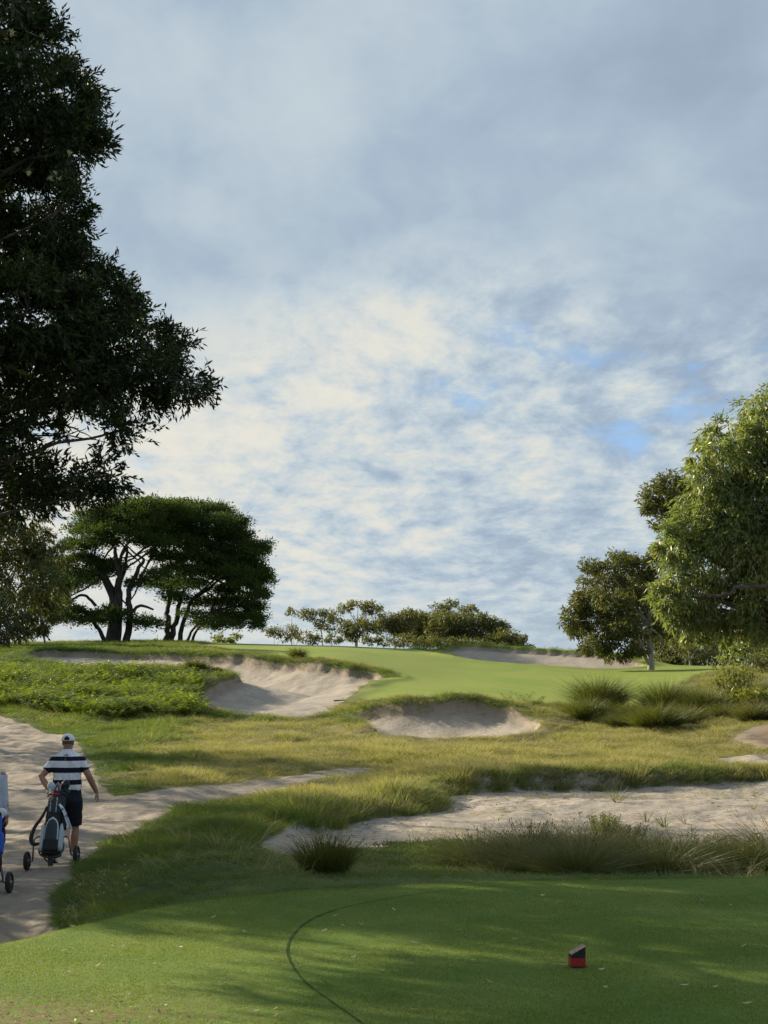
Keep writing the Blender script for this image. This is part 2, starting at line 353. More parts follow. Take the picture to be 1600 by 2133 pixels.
# ---------------------------------------------------------------- ground materials
def new_mat(name):
    m = bpy.data.materials.new(name); m.use_nodes = True; t = NT(m.node_tree); t.n.clear()
    out = t.new('ShaderNodeOutputMaterial'); return m, t, out
def simple_mat(name, col, rough=.6, metal=0.0, var=.12, scale=40.0, spec=.4):
    m, t, out = new_mat(name)
    g = t.new('ShaderNodeTexCoord').outputs['Object']
    n = t.noise(g, scale, 4)
    c = t.mix(n, tuple(x * (1 - var) for x in col), tuple(min(1, x * (1 + var)) for x in col))
    b = t.new('ShaderNodeBsdfPrincipled', ins={'Base Color': c, 'Roughness': rough, 'Metallic': metal, 'Specular IOR Level': spec})
    t.l.new(b.outputs[0], out.inputs[0]); return m
def ground_mat():
    m, t, out = new_mat("turf_and_sand")
    P = t.new('ShaderNodeNewGeometry').outputs['Position']
    sand, mown, dry, tee, soil, wear = (t.attr(k).outputs['Fac'] for k in ('sand', 'mown', 'dry', 'tee', 'soil', 'wear'))
    n1 = t.noise(P, .9, 5); n2 = t.noise(P, 14, 4, .65); n3 = t.noise(P, 70, 3, .7); n0 = t.noise(P, .16, 3)
    # rough
    dr = t.math('ADD', t.math('MULTIPLY', dry, .8), t.math('MULTIPLY', t.math('SUBTRACT', n1, .5), .5))
    rc = t.ramp(dr, [(0.0, (.045, .075, .018)), (.35, (.085, .100, .03)), (.7, (.17, .15, .065)), (1, (.24, .20, .10))])
    rc = t.mix(t.math('MULTIPLY', n2, .45), rc, (.06, .06, .022))
    # mown grass
    mc = t.mix(t.sstep(n0, .3, .7), (.150, .215, .028), (.190, .235, .038))
    mc = t.mix(t.sstep(n2, .35, .75, 0, .35), mc, (.11, .17, .025))
    mc = t.mix(t.sstep(t.noise(t.vscale(P, (.16, .05, .1)), 1.0, 4, .6, 1.0), .42, .62, 0, .6), mc, (.215, .245, .045))
    mc = t.mix(t.sstep(n1, .55, .8, 0, .5), mc, (.20, .19, .06))
    # tee grass
    tc = t.mix(t.sstep(t.noise(P, 1.1, 5, .6), .35, .68), (.096, .160, .028), (.150, .194, .040))
    tc = t.mix(t.sstep(n3, .4, .75, 0, .45), tc, (.075, .122, .022))
    tc = t.mix(t.math('MULTIPLY', wear, t.sstep(n2, .4, .6)), tc, (.15, .11, .05))
    # sand
    sc = t.mix(t.sstep(n1, .3, .7), (.30, .262, .215), (.375, .33, .275))
    n4 = t.noise(t.vscale(P, (1, 1.0, 1)), 4.5, 6, .7)
    n5 = t.noise(t.vscale(P, (1.0, 1.6, 1)), 7.0, 5, .75); ws = t.attr('waste').outputs['Fac']
    sc = t.mix(t.math('MULTIPLY', t.sstep(n5, .50, .66), t.math('ADD', .35, t.math('MULTIPLY', ws, .5))), sc, (.14, .11, .08))
    sc = t.mix(t.sstep(n4, .50, .70, 0, .6), sc, (.19, .155, .115))
    sc = t.mix(t.sstep(n3, .55, .8, 0, .4), sc, (.20, .17, .14))
    sc = t.mix(t.math('MULTIPLY', soil, .75), sc, (.145, .098, .058))  # soil tone, also carries the shade painted under the bunker lips
    col = t.mix(mown, rc, mc); col = t.mix(tee, col, tc)
    edge = t.math('ADD', sand, t.math('MULTIPLY', t.math('SUBTRACT', n2, .5), .5))
    s2 = t.sstep(edge, .38, .62); col = t.mix(s2, col, sc)
    bump = t.new('ShaderNodeBump', ins={'Strength': .55, 'Distance': .05})
    hgt = t.math('ADD', t.math('MULTIPLY', n4, t.math('MULTIPLY', s2, 1.1)), t.math('MULTIPLY', n2, .35))
    hgt = t.math('ADD', hgt, t.math('MULTIPLY', n3, .12))
    t.l.new(hgt, bump.inputs['Height'])
    b = t.new('ShaderNodeBsdfPrincipled', ins={'Base Color': col, 'Roughness': .9, 'Specular IOR Level': .15})
    t.l.new(bump.outputs[0], b.inputs['Normal'])
    t.l.new(b.outputs[0], out.inputs[0]); return m
GM = ground_mat()

def build_ground():
    uc = np.concatenate([np.linspace(-14000, -420, 34), np.arange(-400, 2001, 4.6), np.linspace(2020, 15600, 34)])
    yr = np.concatenate([np.linspace(-5, 5, 16), np.arange(5.2, 14, .08), np.arange(14, 30, .10), np.arange(30, 66, .13), np.arange(66, 112, .22),
                         np.arange(112, 176, .55), np.geomspace(177, 4000, 28)])
    U, Y = np.meshgrid(uc, yr); nr, nc = U.shape
    X = ((U - 800) / F * (Y + 6)).ravel(); Y = Y.ravel()
    h, S = terrain(X, Y, True)
    sandd = np.maximum.reduce([S['path'], S['path2'], S['waste'], S['b1'], S['b2'], S['b3'], S['soil']])
    a_sand = ss(-.25, .25, sandd) * (S['tee'] < 0)
    a_tee = ss(-.55, .0, S['tee']); a_mown = ss(-.6, .6, S['fair'])
    a_soil_shade = ss(-.6, .8, S['soil'])
    # ochre-grey trampled ground below the tee; soil and some painted shade under bunker lips
    for k, wd in (('b1', .6), ('b2', .5), ('b3', .9)): a_soil_shade = np.maximum(a_soil_shade, .6 * (S[k] > -.2) * np.exp(-(np.maximum(S[k], 0) / wd) ** 2) * ss(64, 70, Y + {'b1': -6, 'b2': 7, 'b3': 0}[k]))
    a_soil_shade = np.maximum(a_soil_shade, (S['path'] > 0) * (.36 + .30 * (1 - ss(13.0, 16.5, Y))))
    wear = np.exp(-(((X + 1.9) / 1.1) ** 2 + ((Y - 6.85) / .5) ** 2)) * 1.3
    at_ = {'sand': a_sand, 'tee': a_tee, 'mown': a_mown, 'dry': dryness(X, Y), 'soil': a_soil_shade, 'wear': wear, 'waste': ss(-.2, .6, S['waste'])}
    V = np.stack([X, Y, h], 1)
    i = np.arange(nr * nc).reshape(nr, nc)
    Q = np.stack([i[:-1, :-1].ravel(), i[:-1, 1:].ravel(), i[1:, 1:].ravel(), i[1:, :-1].ravel()], 1)
    def fm(a): return a[Q].mean(1)
    cat = np.zeros(len(Q), int)
    names = ['rough_ground', 'fairway', 'sand_path', 'sand_path', 'sandy_waste_ground', 'sand_bunker', 'sand_bunker', 'sand_bunker', 'tee_lawn']
    labs = ['rolling rough ground of the golf course', 'bright mown fairway and green on the hill', 'pale sandy path worn past the tee and forking right', 'short sandy track at the right edge',
            'bare sandy waste area below the grassy lip', 'large sand bunker with a high back face left of the green', 'smaller sand bunker in the middle of the slope', 'long shaded bunker on the right behind the green', 'short mown tee lawn in the foreground']
    for c, k in enumerate(['', 'fair', 'path', 'path2', 'waste', 'b1', 'b2', 'b3', 'tee']):
        if k: cat[fm(S[k]) > (0 if k != 'tee' else -.3)] = c
    for c, n in enumerate(names):
        q = Q[cat == c]
        if not len(q): continue
        ids, inv = np.unique(q, return_inverse=True)
        o = mesh_arr(n, V[ids], inv.reshape(-1, 4), GM, attrs={k: a[ids] for k, a in at_.items()})
        setp(o, labs[c], kind='structure')
build_ground()
# ---------------------------------------------------------------- leaves, bark, grass materials
def leaf_mat(name, c1, c2, c3=None, trans=.3, rough=.5, spec=.3, attr='rnd', grass=False, nscale=.35, tipc=None):
    m, t, out = new_mat(name)
    P = t.new('ShaderNodeNewGeometry').outputs['Position']
    r = t.attr(attr).outputs['Fac']
    orand = t.new('ShaderNodeObjectInfo').outputs['Random']
    if grass:
        n = t.noise(P, nscale, 4, .6)
        f = t.math('ADD', t.math('MULTIPLY', t.sstep(n, .32, .68), .55), t.math('MULTIPLY', orand, .65)); f = t.math('SUBTRACT', f, .1, clamp=True)
        col = t.mix(f, c1, c2)
        tt = t.attr('t').outputs['Fac']
        if tipc: col = t.mix(t.math('MULTIPLY', t.sstep(tt, .35, 1.0), t.math('ADD', .25, t.math('MULTIPLY', r, .75))), col, tipc)
        col = t.mix(t.math('MULTIPLY', r, .3), col, c3 or c2)
    else:
        n = t.noise(P, nscale, 3, .6)
        f = t.math('ADD', t.math('MULTIPLY', t.sstep(n, .3, .7), .5), t.math('MULTIPLY', r, .5))
        col = t.mix(f, c1, c2)
        if c3: col = t.mix(t.sstep(r, .86, .97), col, c3)
    b = t.new('ShaderNodeBsdfPrincipled', ins={'Base Color': col, 'Roughness': rough, 'Specular IOR Level': spec})
    tr = t.new('ShaderNodeBsdfTranslucent')
    tc = t.new('ShaderNodeMix', data_type='RGBA', blend_type='MULTIPLY', ins={0: 1.0, 7: (1.7, 1.75, .7, 1)}); t.l.new(col, tc.inputs[6])
    t.l.new(tc.outputs[2], tr.inputs['Color'])
    mx = t.new('ShaderNodeMixShader', ins={0: trans}); t.l.new(b.outputs[0], mx.inputs[1]); t.l.new(tr.outputs[0], mx.inputs[2])
    t.l.new(mx.outputs[0], out.inputs[0]); return m
def bark_mat(name, c1, c2, scale=3.0):
    m, t, out = new_mat(name)
    P = t.new('ShaderNodeNewGeometry').outputs['Position']
    n = t.noise(t.vscale(P, (3, 3, .6)), scale, 6, .65)
    col = t.mix(t.sstep(n, .35, .68), c1, c2)
    bump = t.new('ShaderNodeBump', ins={'Strength': .7, 'Distance': .05}); t.l.new(n, bump.inputs['Height'])
    b = t.new('ShaderNodeBsdfPrincipled', ins={'Base Color': col, 'Roughness': .85}); t.l.new(bump.outputs[0], b.inputs['Normal'])
    t.l.new(b.outputs[0], out.inputs[0]); return m
G_GREEN = leaf_mat('green_grass', (.055, .118, .020), (.120, .172, .036), (.17, .18, .065), .35, .6, .2, grass=True, nscale=.9, tipc=(.15, .155, .06))
G_STRAW = leaf_mat('straw_grass', (.090, .120, .036), (.265, .235, .125), (.165, .165, .065), .35, .6, .2, grass=True, nscale=.55, tipc=(.50, .43, .25))
G_TEE = leaf_mat('tee_grass', (.100, .158, .027), (.156, .196, .040), (.15, .165, .04), .35, .55, .25, grass=True, nscale=1.4)
G_SEDGE = leaf_mat('sedge_leaf', (.050, .080, .022), (.108, .116, .040), (.20, .165, .085), .25, .5, .3, grass=True, nscale=1.5, tipc=(.175, .155, .07))
G_TUSS = leaf_mat('tussock_leaf', (.046, .068, .016), (.095, .11, .024), (.11, .11, .03), .3, .5, .3, grass=True, nscale=1.0, tipc=(.11, .115, .03))
FERN = leaf_mat('fern_leaf', (.105, .165, .022), (.215, .25, .040), (.16, .13, .05), .4, .5, .3, nscale=.4)
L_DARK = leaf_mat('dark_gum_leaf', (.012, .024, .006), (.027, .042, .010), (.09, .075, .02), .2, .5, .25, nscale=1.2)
L_CYP = leaf_mat('cypress_leaf', (.028, .054, .016), (.062, .084, .022), None, .3, .7, .15, nscale=.12)
L_GUM = leaf_mat('gum_leaf', (.092, .136, .042), (.21, .24, .092), (.28, .25, .14), .40, .42, .45, nscale=.5)
L_OLIVE = leaf_mat('olive_gum_leaf', (.062, .080, .024), (.120, .120, .036), (.15, .11, .045), .32, .55, .3, nscale=.25)
L_FAR = leaf_mat('far_gum_leaf', (.085, .105, .034), (.155, .150, .055), (.19, .14, .065), .3, .6, .25, nscale=.2)
L_SHRUB = leaf_mat('shrub_leaf', (.11, .135, .025), (.20, .20, .045), None, .35, .5, .3, nscale=.8)
FLOWER = leaf_mat('cream_flower', (.5, .45, .32), (.62, .56, .42), None, .3, .7, .2)
BARK_D = bark_mat('dark_bark', (.045, .036, .028), (.10, .085, .07))
BARK_C = bark_mat('cypress_bark', (.035, .029, .025), (.085, .072, .063), 1.0)
BARK_P = bark_mat('pale_gum_bark', (.20, .175, .15), (.40, .36, .31), 1.2)

# ---------------------------------------------------------------- scattered grass
def unit(a): return a / (np.linalg.norm(a, axis=-1, keepdims=True) + 1e-9)
def blade_arrays(base, dirs, L, Wd, bend, face):
    """tapered two-segment blades: base (n,3), dirs unit, bend (n,3) horizontal drift at the tip"""
    n = len(base); side = unit(np.cross(dirs, face)) * (Wd[:, None] / 2)
    mid = base + dirs * (L * .55)[:, None] + bend * .28
    tip = base + dirs * (L * .96)[:, None] + bend
    V = np.stack([base - side, base + side, mid + side * .8, mid - side * .8, tip], 1).reshape(-1, 3)
    k = np.arange(n)[:, None] * 5
    F4 = k + np.array([[0, 1, 2, 3]]); F3 = k + np.array([[3, 2, 4]])
    t = np.tile(np.array([0, 0, .55, .55, 1.0]), n)
    return V, F4, F3, t
def clump_mesh(name, n, rad, h, w, lean, mat, link=False, droop=.5, hvar=.35, parent=None, outw=1.0, dome=0.0):
    a = R.uniform(0, 2 * math.pi, n); r = rad * np.sqrt(R.uniform(0, 1, n))
    base = np.stack([r * np.cos(a), r * np.sin(a), np.full(n, -.02)], 1)
    outd = np.stack([np.cos(a), np.sin(a), np.zeros(n)], 1)
    rnd = R.normal(0, 1, (n, 3)); rnd[:, 2] = 0
    d = unit(np.array([0, 0, 1.0]) + outd * (r / rad)[:, None] * lean * outw + rnd * lean * .45)
    L = h * R.uniform(1 - hvar, 1 + hvar, n) * (1 - dome * (r / rad) ** 2)
    bend = (d * np.array([1, 1, 0]) + rnd * .12) * (L * droop)[:, None] * 1.4 + np.array([0, 0, -1.0]) * (L * droop * .25)[:, None]
    V, F4, F3, t = blade_arrays(base, d, L, w * R.uniform(.7, 1.3, n), bend, unit(R.normal(0, 1, (n, 3))))
    rr = np.repeat(R.uniform(0, 1, n), 5)
    return mesh_arr(name, V, [F4, F3], mat, parent, attrs={'t': t, 'rnd': rr}, link=link)
def scatter(name, pts, rot, scl, protos, label, idx=None):
    """one object of instances (grass and the like)"""
    c = bpy.data.collections.new(name + '_tufts')
    for p in protos: c.objects.link(p)
    me = bpy.data.meshes.new(name); me.vertices.add(len(pts)); me.vertices.foreach_set('co', np.asarray(pts, np.float32).ravel())
    a = me.attributes.new('rot', 'FLOAT_VECTOR', 'POINT'); a.data.foreach_set('vector', np.asarray(rot, np.float32).ravel())
    a = me.attributes.new('scl', 'FLOAT_VECTOR', 'POINT'); a.data.foreach_set('vector', np.asarray(scl, np.float32).ravel())
    a = me.attributes.new('pick', 'INT', 'POINT'); a.data.foreach_set('value', np.asarray(R.integers(0, len(protos), len(pts)) if idx is None else idx, np.int32))
    o = bpy.data.objects.new(name, me); COL.objects.link(o); setp(o, label, kind='stuff')
    g = bpy.data.node_groups.new(name, 'GeometryNodeTree')
    g.interface.new_socket('Geometry', in_out='INPUT', socket_type='NodeSocketGeometry')
    g.interface.new_socket('Geometry', in_out='OUTPUT', socket_type='NodeSocketGeometry')
    N = g.nodes; gi = N.new('NodeGroupInput'); go = N.new('NodeGroupOutput'); ip = N.new('GeometryNodeInstanceOnPoints')
    ci = N.new('GeometryNodeCollectionInfo'); ci.inputs['Collection'].default_value = c
    ci.inputs['Separate Children'].default_value = True; ci.inputs['Reset Children'].default_value = True
    def na(nm, ty):
        n = N.new('GeometryNodeInputNamedAttribute'); n.data_type = ty; n.inputs['Name'].default_value = nm
        return [s for s in n.outputs if s.name == 'Attribute' and s.enabled][0]
    g.links.new(gi.outputs[0], ip.inputs['Points']); g.links.new(ci.outputs[0], ip.inputs['Instance'])
    ip.inputs['Pick Instance'].default_value = True
    g.links.new(na('pick', 'INT'), ip.inputs['Instance Index'])
    g.links.new(na('rot', 'FLOAT_VECTOR'), ip.inputs['Rotation']); g.links.new(na('scl', 'FLOAT_VECTOR'), ip.inputs['Scale'])
    g.links.new(ip.outputs[0], go.inputs[0])
    md = o.modifiers.new('scatter', 'NODES'); md.node_group = g
    return o
def rnd_pts(n, Y0, Y1, u0=-160, u1=1760, pw=1.0):
    """points on the ground, spread evenly by area between two distances"""
    Y = np.sqrt(R.uniform(0, 1, n) * (Y1 ** 2 - Y0 ** 2) + Y0 ** 2); u = R.uniform(u0, u1, n)
    return px(u, Y), Y
def area(Y0, Y1, u0=-160, u1=1760): return (u1 - u0) / F * (Y1 ** 2 - Y0 ** 2) / 2
def grass():
    gp, sp, gr, sr, gs, s_s = [], [], [], [], [], []
    # (Y range, clumps per square metre, height factor)
    for Y0, Y1, dens in ((9, 20, 60), (20, 32, 34), (32, 48, 22), (48, 68, 12), (68, 112, 4.5), (112, 180, 1.6)):
        n = int(area(Y0, Y1) * dens); x, Y = rnd_pts(n, Y0, Y1)
        h, S = terrain(x, Y, True)
        sand = np.maximum.reduce([S['path'], S['path2'], S['waste'], S['b1'], S['b2'], S['b3'], S['soil']])
        lip = np.maximum.reduce([S['waste'], S['b1'], S['b2']])
        blk = np.maximum(sand + .12, np.maximum(S['tee'] + .12, S['fair'] + .25))
        u = x / Y * F + 800
        keep = (blk < 0) | ((S['waste'] > 0) & (S['waste'] < .5) & (Y > 24)) | ((S['b1'] > 0) & (S['b1'] < .22) & (Y > 78)) | ((S['b2'] > 0) & (S['b2'] < .2) & (Y > 59)) 
        bare = fbm(x * .45, Y * .25, 140, 2) > .75
        keep &= ~(bare & (R.uniform(0, 1, n) < .5))
        x, Y, h, u = x[keep], Y[keep], h[keep], u[keep]
        S = {k: v[keep] for k, v in S.items()}; lip = lip[keep]; sand = sand[keep]; n = len(x)
        dr = dryness(x, Y)
        hf = np.full(n, 1.0) * (.42 + 1.1 * ss(-.7, .9, fbm(x * .9, Y * .5, 120, 3)))
        hf *= 1 + .75 * np.exp(-((np.minimum(S['waste'], 0)) / .9) ** 2) * (Y > 24) * (Y < 40); hf *= 1 - .4 * np.exp(-((np.minimum(lip, 0)) / .9) ** 2) * (Y > 54)
        hf *= np.where((sand > -.7) & (lip < -.8), .62, 1.0)
        te = -S['tee']
        hf *= np.where((Y < 21) | ((Y < 24) & (u > 540)), .28 + .22 * ss(.3, 5, te) + .6 * (1 - ss(380, 560, u)) * ss(1, 3.5, te), 1); hf *= 1 - .5 * ((Y > 48) & (Y < 57) & (u > 690) & (u < 1140))
        hf *= np.where(Y > 75, 1.15, 1); hf *= .8 + .2 * ss(14, 22, Y)
        hf *= np.where(S['fair'] > -1.2, .55, 1)
        sc = hf * R.uniform(.8, 1.2, n)
        wide = np.interp(Y, [9, 20, 40, 70, 110, 180], [.75, 1.0, 1.35, 1.9, 2.8, 4.0])
        S3 = np.stack([wide * R.uniform(.85, 1.15, n), wide * R.uniform(.85, 1.15, n), sc], 1)
        Rt = np.stack([R.normal(0, .10, n), R.normal(0, .10, n), R.uniform(0, 6.28, n)], 1)
        P = np.stack([x, Y, h - .01], 1)
        isdry = dr + R.normal(0, .16, n) > .42
        gp.append(P[~isdry]); gr.append(Rt[~isdry]); gs.append(S3[~isdry]); sp.append(P[isdry]); sr.append(Rt[isdry]); s_s.append(S3[isdry])
    # turf hanging over the sand edges
    for k, Ya, wd, dens, sz in (('waste', 25.0, .55, 70, 1.0), ('b1', 82.0, .5, 26, 1.8), ('b2', 58.6, .45, 34, 1.5), ('b3', 127.0, .5, 12, 2.4)):
        P = PW[k]; Q = np.roll(P, -1, 0); m = (P[:, 1] > Ya) & (Q[:, 1] > Ya) & (np.abs(px(800, 1) + P[:, 0] / P[:, 1] * F) < 1000)
        if k == 'waste': m &= P[:, 1] < 38
        P, Q = P[m], Q[m]; ln = np.linalg.norm(Q - P, axis=1); n = int(ln.sum() * wd * 2 * dens); j = R.choice(len(P), n, p=ln / ln.sum()); t_ = R.uniform(0, 1, n)[:, None]
        nrm = np.stack([-(Q - P)[:, 1], (Q - P)[:, 0]], 1); nrm /= np.linalg.norm(nrm, axis=1)[:, None]
        pp = P[j] + (Q - P)[j] * t_ + nrm[j] * R.uniform(-wd, wd, n)[:, None]; h, S = terrain(pp[:, 0], pp[:, 1], True)
        top = {'waste': .50, 'b1': .06, 'b2': .05, 'b3': .05}[k]; ok = (S[k] > -.5) & (S[k] < top); pp, h = pp[ok], h[ok]; n = len(pp)
        if k == 'b1':
            ok = pp[:, 1] > 86; pp, h = pp[ok], h[ok]; n = len(pp)
        sc = R.uniform(.7, 1.25, n) * (.62 if k != 'waste' else 1.0) * (.7 + .5 * ss(-.6, .6, fbm(pp[:, 0] * .9, pp[:, 1] * .9, 333, 2)))
        Rt = np.stack([R.normal(.25, .22, n), R.normal(0, .2, n), R.normal(0, .35, n)], 1); S3 = np.stack([np.full(n, sz), np.full(n, sz), sc], 1); PP = np.column_stack([pp, h - .02])
        isd = R.uniform(0, 1, n) < (.35 if k == 'waste' else .04)
        gp.append(PP[~isd]); gr.append(Rt[~isd]); gs.append(S3[~isd]); sp.append(PP[isd]); sr.append(Rt[isd]); s_s.append(S3[isd])
    pg = [clump_mesh('grass_tuft', 46, .16, .21, .0065, .55, G_GREEN, droop=.55) for _ in range(7)]
    ps = [clump_mesh('straw_tuft', 46, .16, .20, .0065, .5, G_STRAW, droop=.5) for _ in range(5)]
    scatter('rough_grass', np.concatenate(gp), np.concatenate(gr), np.concatenate(gs), pg, 'green rough grass growing on the banks and slopes')
    scatter('dry_meadow_grass', np.concatenate(sp), np.concatenate(sr), np.concatenate(s_s), ps, 'sunlit straw coloured rough grass across the middle ground')
    print('grass clumps', sum(map(len, gp)), sum(map(len, sp)))
grass()
G_STALK = leaf_mat('dry_stalk', (.26, .22, .12), (.38, .33, .19), None, .3, .6, .2, grass=True, nscale=1.0, tipc=(.46, .39, .24))
def weeds():
    n = 900; x, Y = rnd_pts(n, 20, 36.5, 520, 1760); S = sdist('waste', x, Y); k = (S > .15) & (fbm(x * .5, Y * .5, 811, 2) > .15) & (R.uniform(0, 1, n) < .55); x, Y = x[k], Y[k]; n = len(x)
    q = R.uniform(.35, 1.0, n); scatter('sand_weeds', np.stack([x, Y, terrain(x, Y)], 1), np.stack([R.normal(0, .2, n), R.normal(0, .2, n), R.uniform(0, 6.28, n)], 1), np.stack([q, q, q], 1),
        [clump_mesh('weed_tuft', 22, .09, .16, .007, 1.0, m_, droop=.6, hvar=.5) for m_ in (G_GREEN, G_STRAW, G_STALK)], 'small weeds sprouting over the sandy waste')
def stalks():
    weeds()
    pts, rt, sc = [], [], []
    for Y0, Y1, dens in ((12.5, 30, 5.0), (30, 64, 3.4)):
        n = int(area(Y0, Y1) * dens); x, Y = rnd_pts(n, Y0, Y1); h, S = terrain(x, Y, True)
        blk = np.maximum.reduce([S[k] for k in ('path', 'path2', 'waste', 'b1', 'b2', 'soil', 'fair')] + [S['tee'] + 1.2])
        k = (blk < -.05) & (fbm(x * .5, Y * .35, 611, 2) > -.1); x, Y, h = x[k], Y[k], h[k]; n = len(x)
        pts.append(np.stack([x, Y, h], 1)); rt.append(np.stack([R.normal(0, .15, n), R.normal(0, .15, n), R.uniform(0, 6.28, n)], 1)); q = R.uniform(.6, 1.2, n); w = np.full(n, 1.0 if Y0 < 20 else 1.8); sc.append(np.stack([w, w, q], 1))
    scatter('dry_stalks', np.concatenate(pts), np.concatenate(rt), np.concatenate(sc), [clump_mesh('stalk_tuft', 9, .14, .34, .0042, .7, G_STALK, droop=.6, hvar=.5) for _ in range(4)], 'pale dry stalks standing out of the rough grass')
    # bits of litter on the sandy waste
    n = 5200; x, Y = rnd_pts(n, 20, 36, 520, 1760); S = sdist('waste', x, Y); k = (S > .1) & (fbm(x * .7, Y * .7, 711, 3) + R.normal(0, .35, n) > .0); x, Y = x[k], Y[k]; n = len(x)
    P = np.stack([x, Y, terrain(x, Y) + .006 + .012 * R.uniform(0, 1, n)], 1); D = unit(R.normal(0, 1, (n, 3)) * np.array([1, .6, .12])); L = R.uniform(.05, .22, n); sd = unit(np.cross(D, np.array([0, 0, 1.0]) + R.normal(0, .3, (n, 3)))) * R.uniform(.004, .016, n)[:, None]
    V = np.stack([P, P + D * (L * .5)[:, None] + sd, P + D * L[:, None], P + D * (L * .5)[:, None] - sd], 1).reshape(-1, 3)
    o = mesh_arr('sand_litter', V, [np.arange(4 * n).reshape(-1, 4)], leaf_mat('litter_brown', (.055, .042, .028), (.13, .10, .06), None, .05, .8, .1, nscale=3), smooth=False, attrs={'rnd': np.repeat(R.uniform(0, 1, n), 4)}); setp(o, 'dark bark and twig litter strewn over the sandy waste', kind='stuff')
stalks()

LINE_PX = [(775,2150),(745,2125),(690,2085),(640,2048),(612,2015),(599,1985),(604,1958),(628,1930),(668,1908),(730,1888),(820,1870),(900,1858),(980,1849),(1060,1843)]
LINE = spline(np.array([[px(u, ZC * F / (v - YH)), ZC * F / (v - YH)] for u, v in LINE_PX]), 8)
def tee_turf():
    n = 330000
    Y = R.uniform(6.3, 12.1, n); u = R.uniform(-60, 1660, n); x = px(u, Y)
    S = sdist('tee', x, Y)
    ld = np.full(n, 9.0)
    for i in range(len(LINE) - 1):
        a, b = LINE[i], LINE[i + 1]; d = b - a
        t = np.clip(((x - a[0]) * d[0] + (Y - a[1]) * d[1]) / (d @ d), 0, 1)
        ld = np.minimum(ld, (x - a[0] - t * d[0]) ** 2 + (Y - a[1] - t * d[1]) ** 2)
    wear = np.exp(-(((x + 1.9) / 1.1) ** 2 + ((Y - 6.85) / .5) ** 2)) * 1.2
    k = (S > -.35) & (ld > .015 ** 2) & (R.uniform(0, 1, n) > wear * .8)
    x, Y = x[k], Y[k]; n = len(x); z = terrain(x, Y)
    base = np.stack([x, Y, z - .001], 1)
    d = unit(np.array([0, 0, 1.0]) + R.normal(0, .55, (n, 3)) * np.array([1, 1, .2]))
    L = R.uniform(.007, .015, n) * (.8 + .4 * ss(-.5, .5, fbm(x * 1.5, Y * 1.5, 201, 2)))
    side = unit(np.cross(d, R.normal(0, 1, (n, 3)))) * .0016
    V = np.stack([base - side, base + side, base + d * L[:, None]], 1).reshape(-1, 3)
    F3 = np.arange(3 * n).reshape(-1, 3)
    o = mesh_arr('tee_grass', V, [F3], G_TEE, attrs={'t': np.tile([0, 0, 1.0], n), 'rnd': np.repeat(R.uniform(0, 1, n), 3)})
    setp(o, 'short mown grass blades of the tee lawn', kind='stuff')
    # the curved line marked on the tee
    T = np.gradient(LINE, axis=0); T /= np.linalg.norm(T, axis=1)[:, None]; Nn = np.stack([-T[:, 1], T[:, 0]], 1)
    wdt = (.0065 + .002 * np.sin(np.arange(len(LINE)) * 1.7))[:, None]
    a = LINE + Nn * wdt; b = LINE - Nn * wdt
    V = np.concatenate([np.column_stack([a, terrain(a[:, 0], a[:, 1]) + .005]), np.column_stack([b, terrain(b[:, 0], b[:, 1]) + .005])])
    m = len(LINE); F4 = [(i, i + 1, m + i + 1, m + i) for i in range(m - 1)]
    o = mesh_arr('painted_line', V, [np.array(F4)], simple_mat('faded_line_paint', (.035, .070, .016), .95, scale=30, var=.35, spec=.05))
    setp(o, 'thin dark green curved line marked on the tee lawn', kind='structure')
tee_turf()

# ---------------------------------------------------------------- trees
def leaf_quads(P, D, L, Wd, up=None):
    n = len(P); s = unit(np.cross(D, unit(R.normal(0, 1, (n, 3))))) * (Wd / 2)[:, None]
    m = P + D * (L * .42)[:, None]
    V = np.stack([P, m + s, P + D * L[:, None], m - s], 1).reshape(-1, 3)
    return V, np.arange(4 * n).reshape(-1, 4)
def twig_leaves(C, outw, r, nt, m, ll, lw, droop=.0, spread=.9, jitter=.4):
    """C (k,3) clump centres, outw (k,3) their outward direction, r (k,) radii; nt twigs each with m leaves"""
    k = len(C); Cc = np.repeat(C, nt, 0); O = np.repeat(outw, nt, 0); rr = np.repeat(r, nt)
    D = unit(O * .9 + unit(R.normal(0, 1, Cc.shape)) * spread + np.array([0, 0, -droop * .6]))
    P0 = Cc + R.normal(0, 1, Cc.shape) * (rr * jitter * .6)[:, None]
    Ln = rr * R.uniform(.7, 1.3, len(rr))
    P0r = np.repeat(P0, m, 0); Dr = np.repeat(D, m, 0); s = np.tile((np.arange(m) + .6) / m, len(P0)) * np.repeat(Ln, m)
    P = P0r + Dr * s[:, None] + np.array([0, 0, -1.0]) * (droop * .5 * s ** 2 / np.repeat(Ln, m))[:, None]
    Ld = unit(Dr * .8 + unit(R.normal(0, 1, P.shape)) * .8 + np.array([0, 0, -droop]))
    n = len(P); l = ll * R.uniform(.65, 1.3, n)
    return P, Ld, l, lw * R.uniform(.7, 1.2, n)
def clump_points(c, rad, k, shell=.55):
    d = unit(R.normal(0, 1, (k, 3))); q = R.uniform(0, 1, k) ** (1 / 3.0)
    q = shell + (1 - shell) * q if shell else q
    return c + d * q[:, None] * rad, unit(d / rad * np.min(rad))
def limb_tubes(limbs, base, sides=8, wob=.0):
    A = Acc()
    for P, r0, r1 in limbs:
        P = np.asarray(P, float); Q = spline(P, 5) if len(P) > 2 else np.linspace(P[0], P[-1], 5)
        L = np.linalg.norm(P[-1] - P[0]); Q[1:-1] += R.normal(0, 1, Q[1:-1].shape) * L * (.008 + wob)
        A.tube(Q - base, np.linspace(r0, r1, len(Q)), sides)
    return A
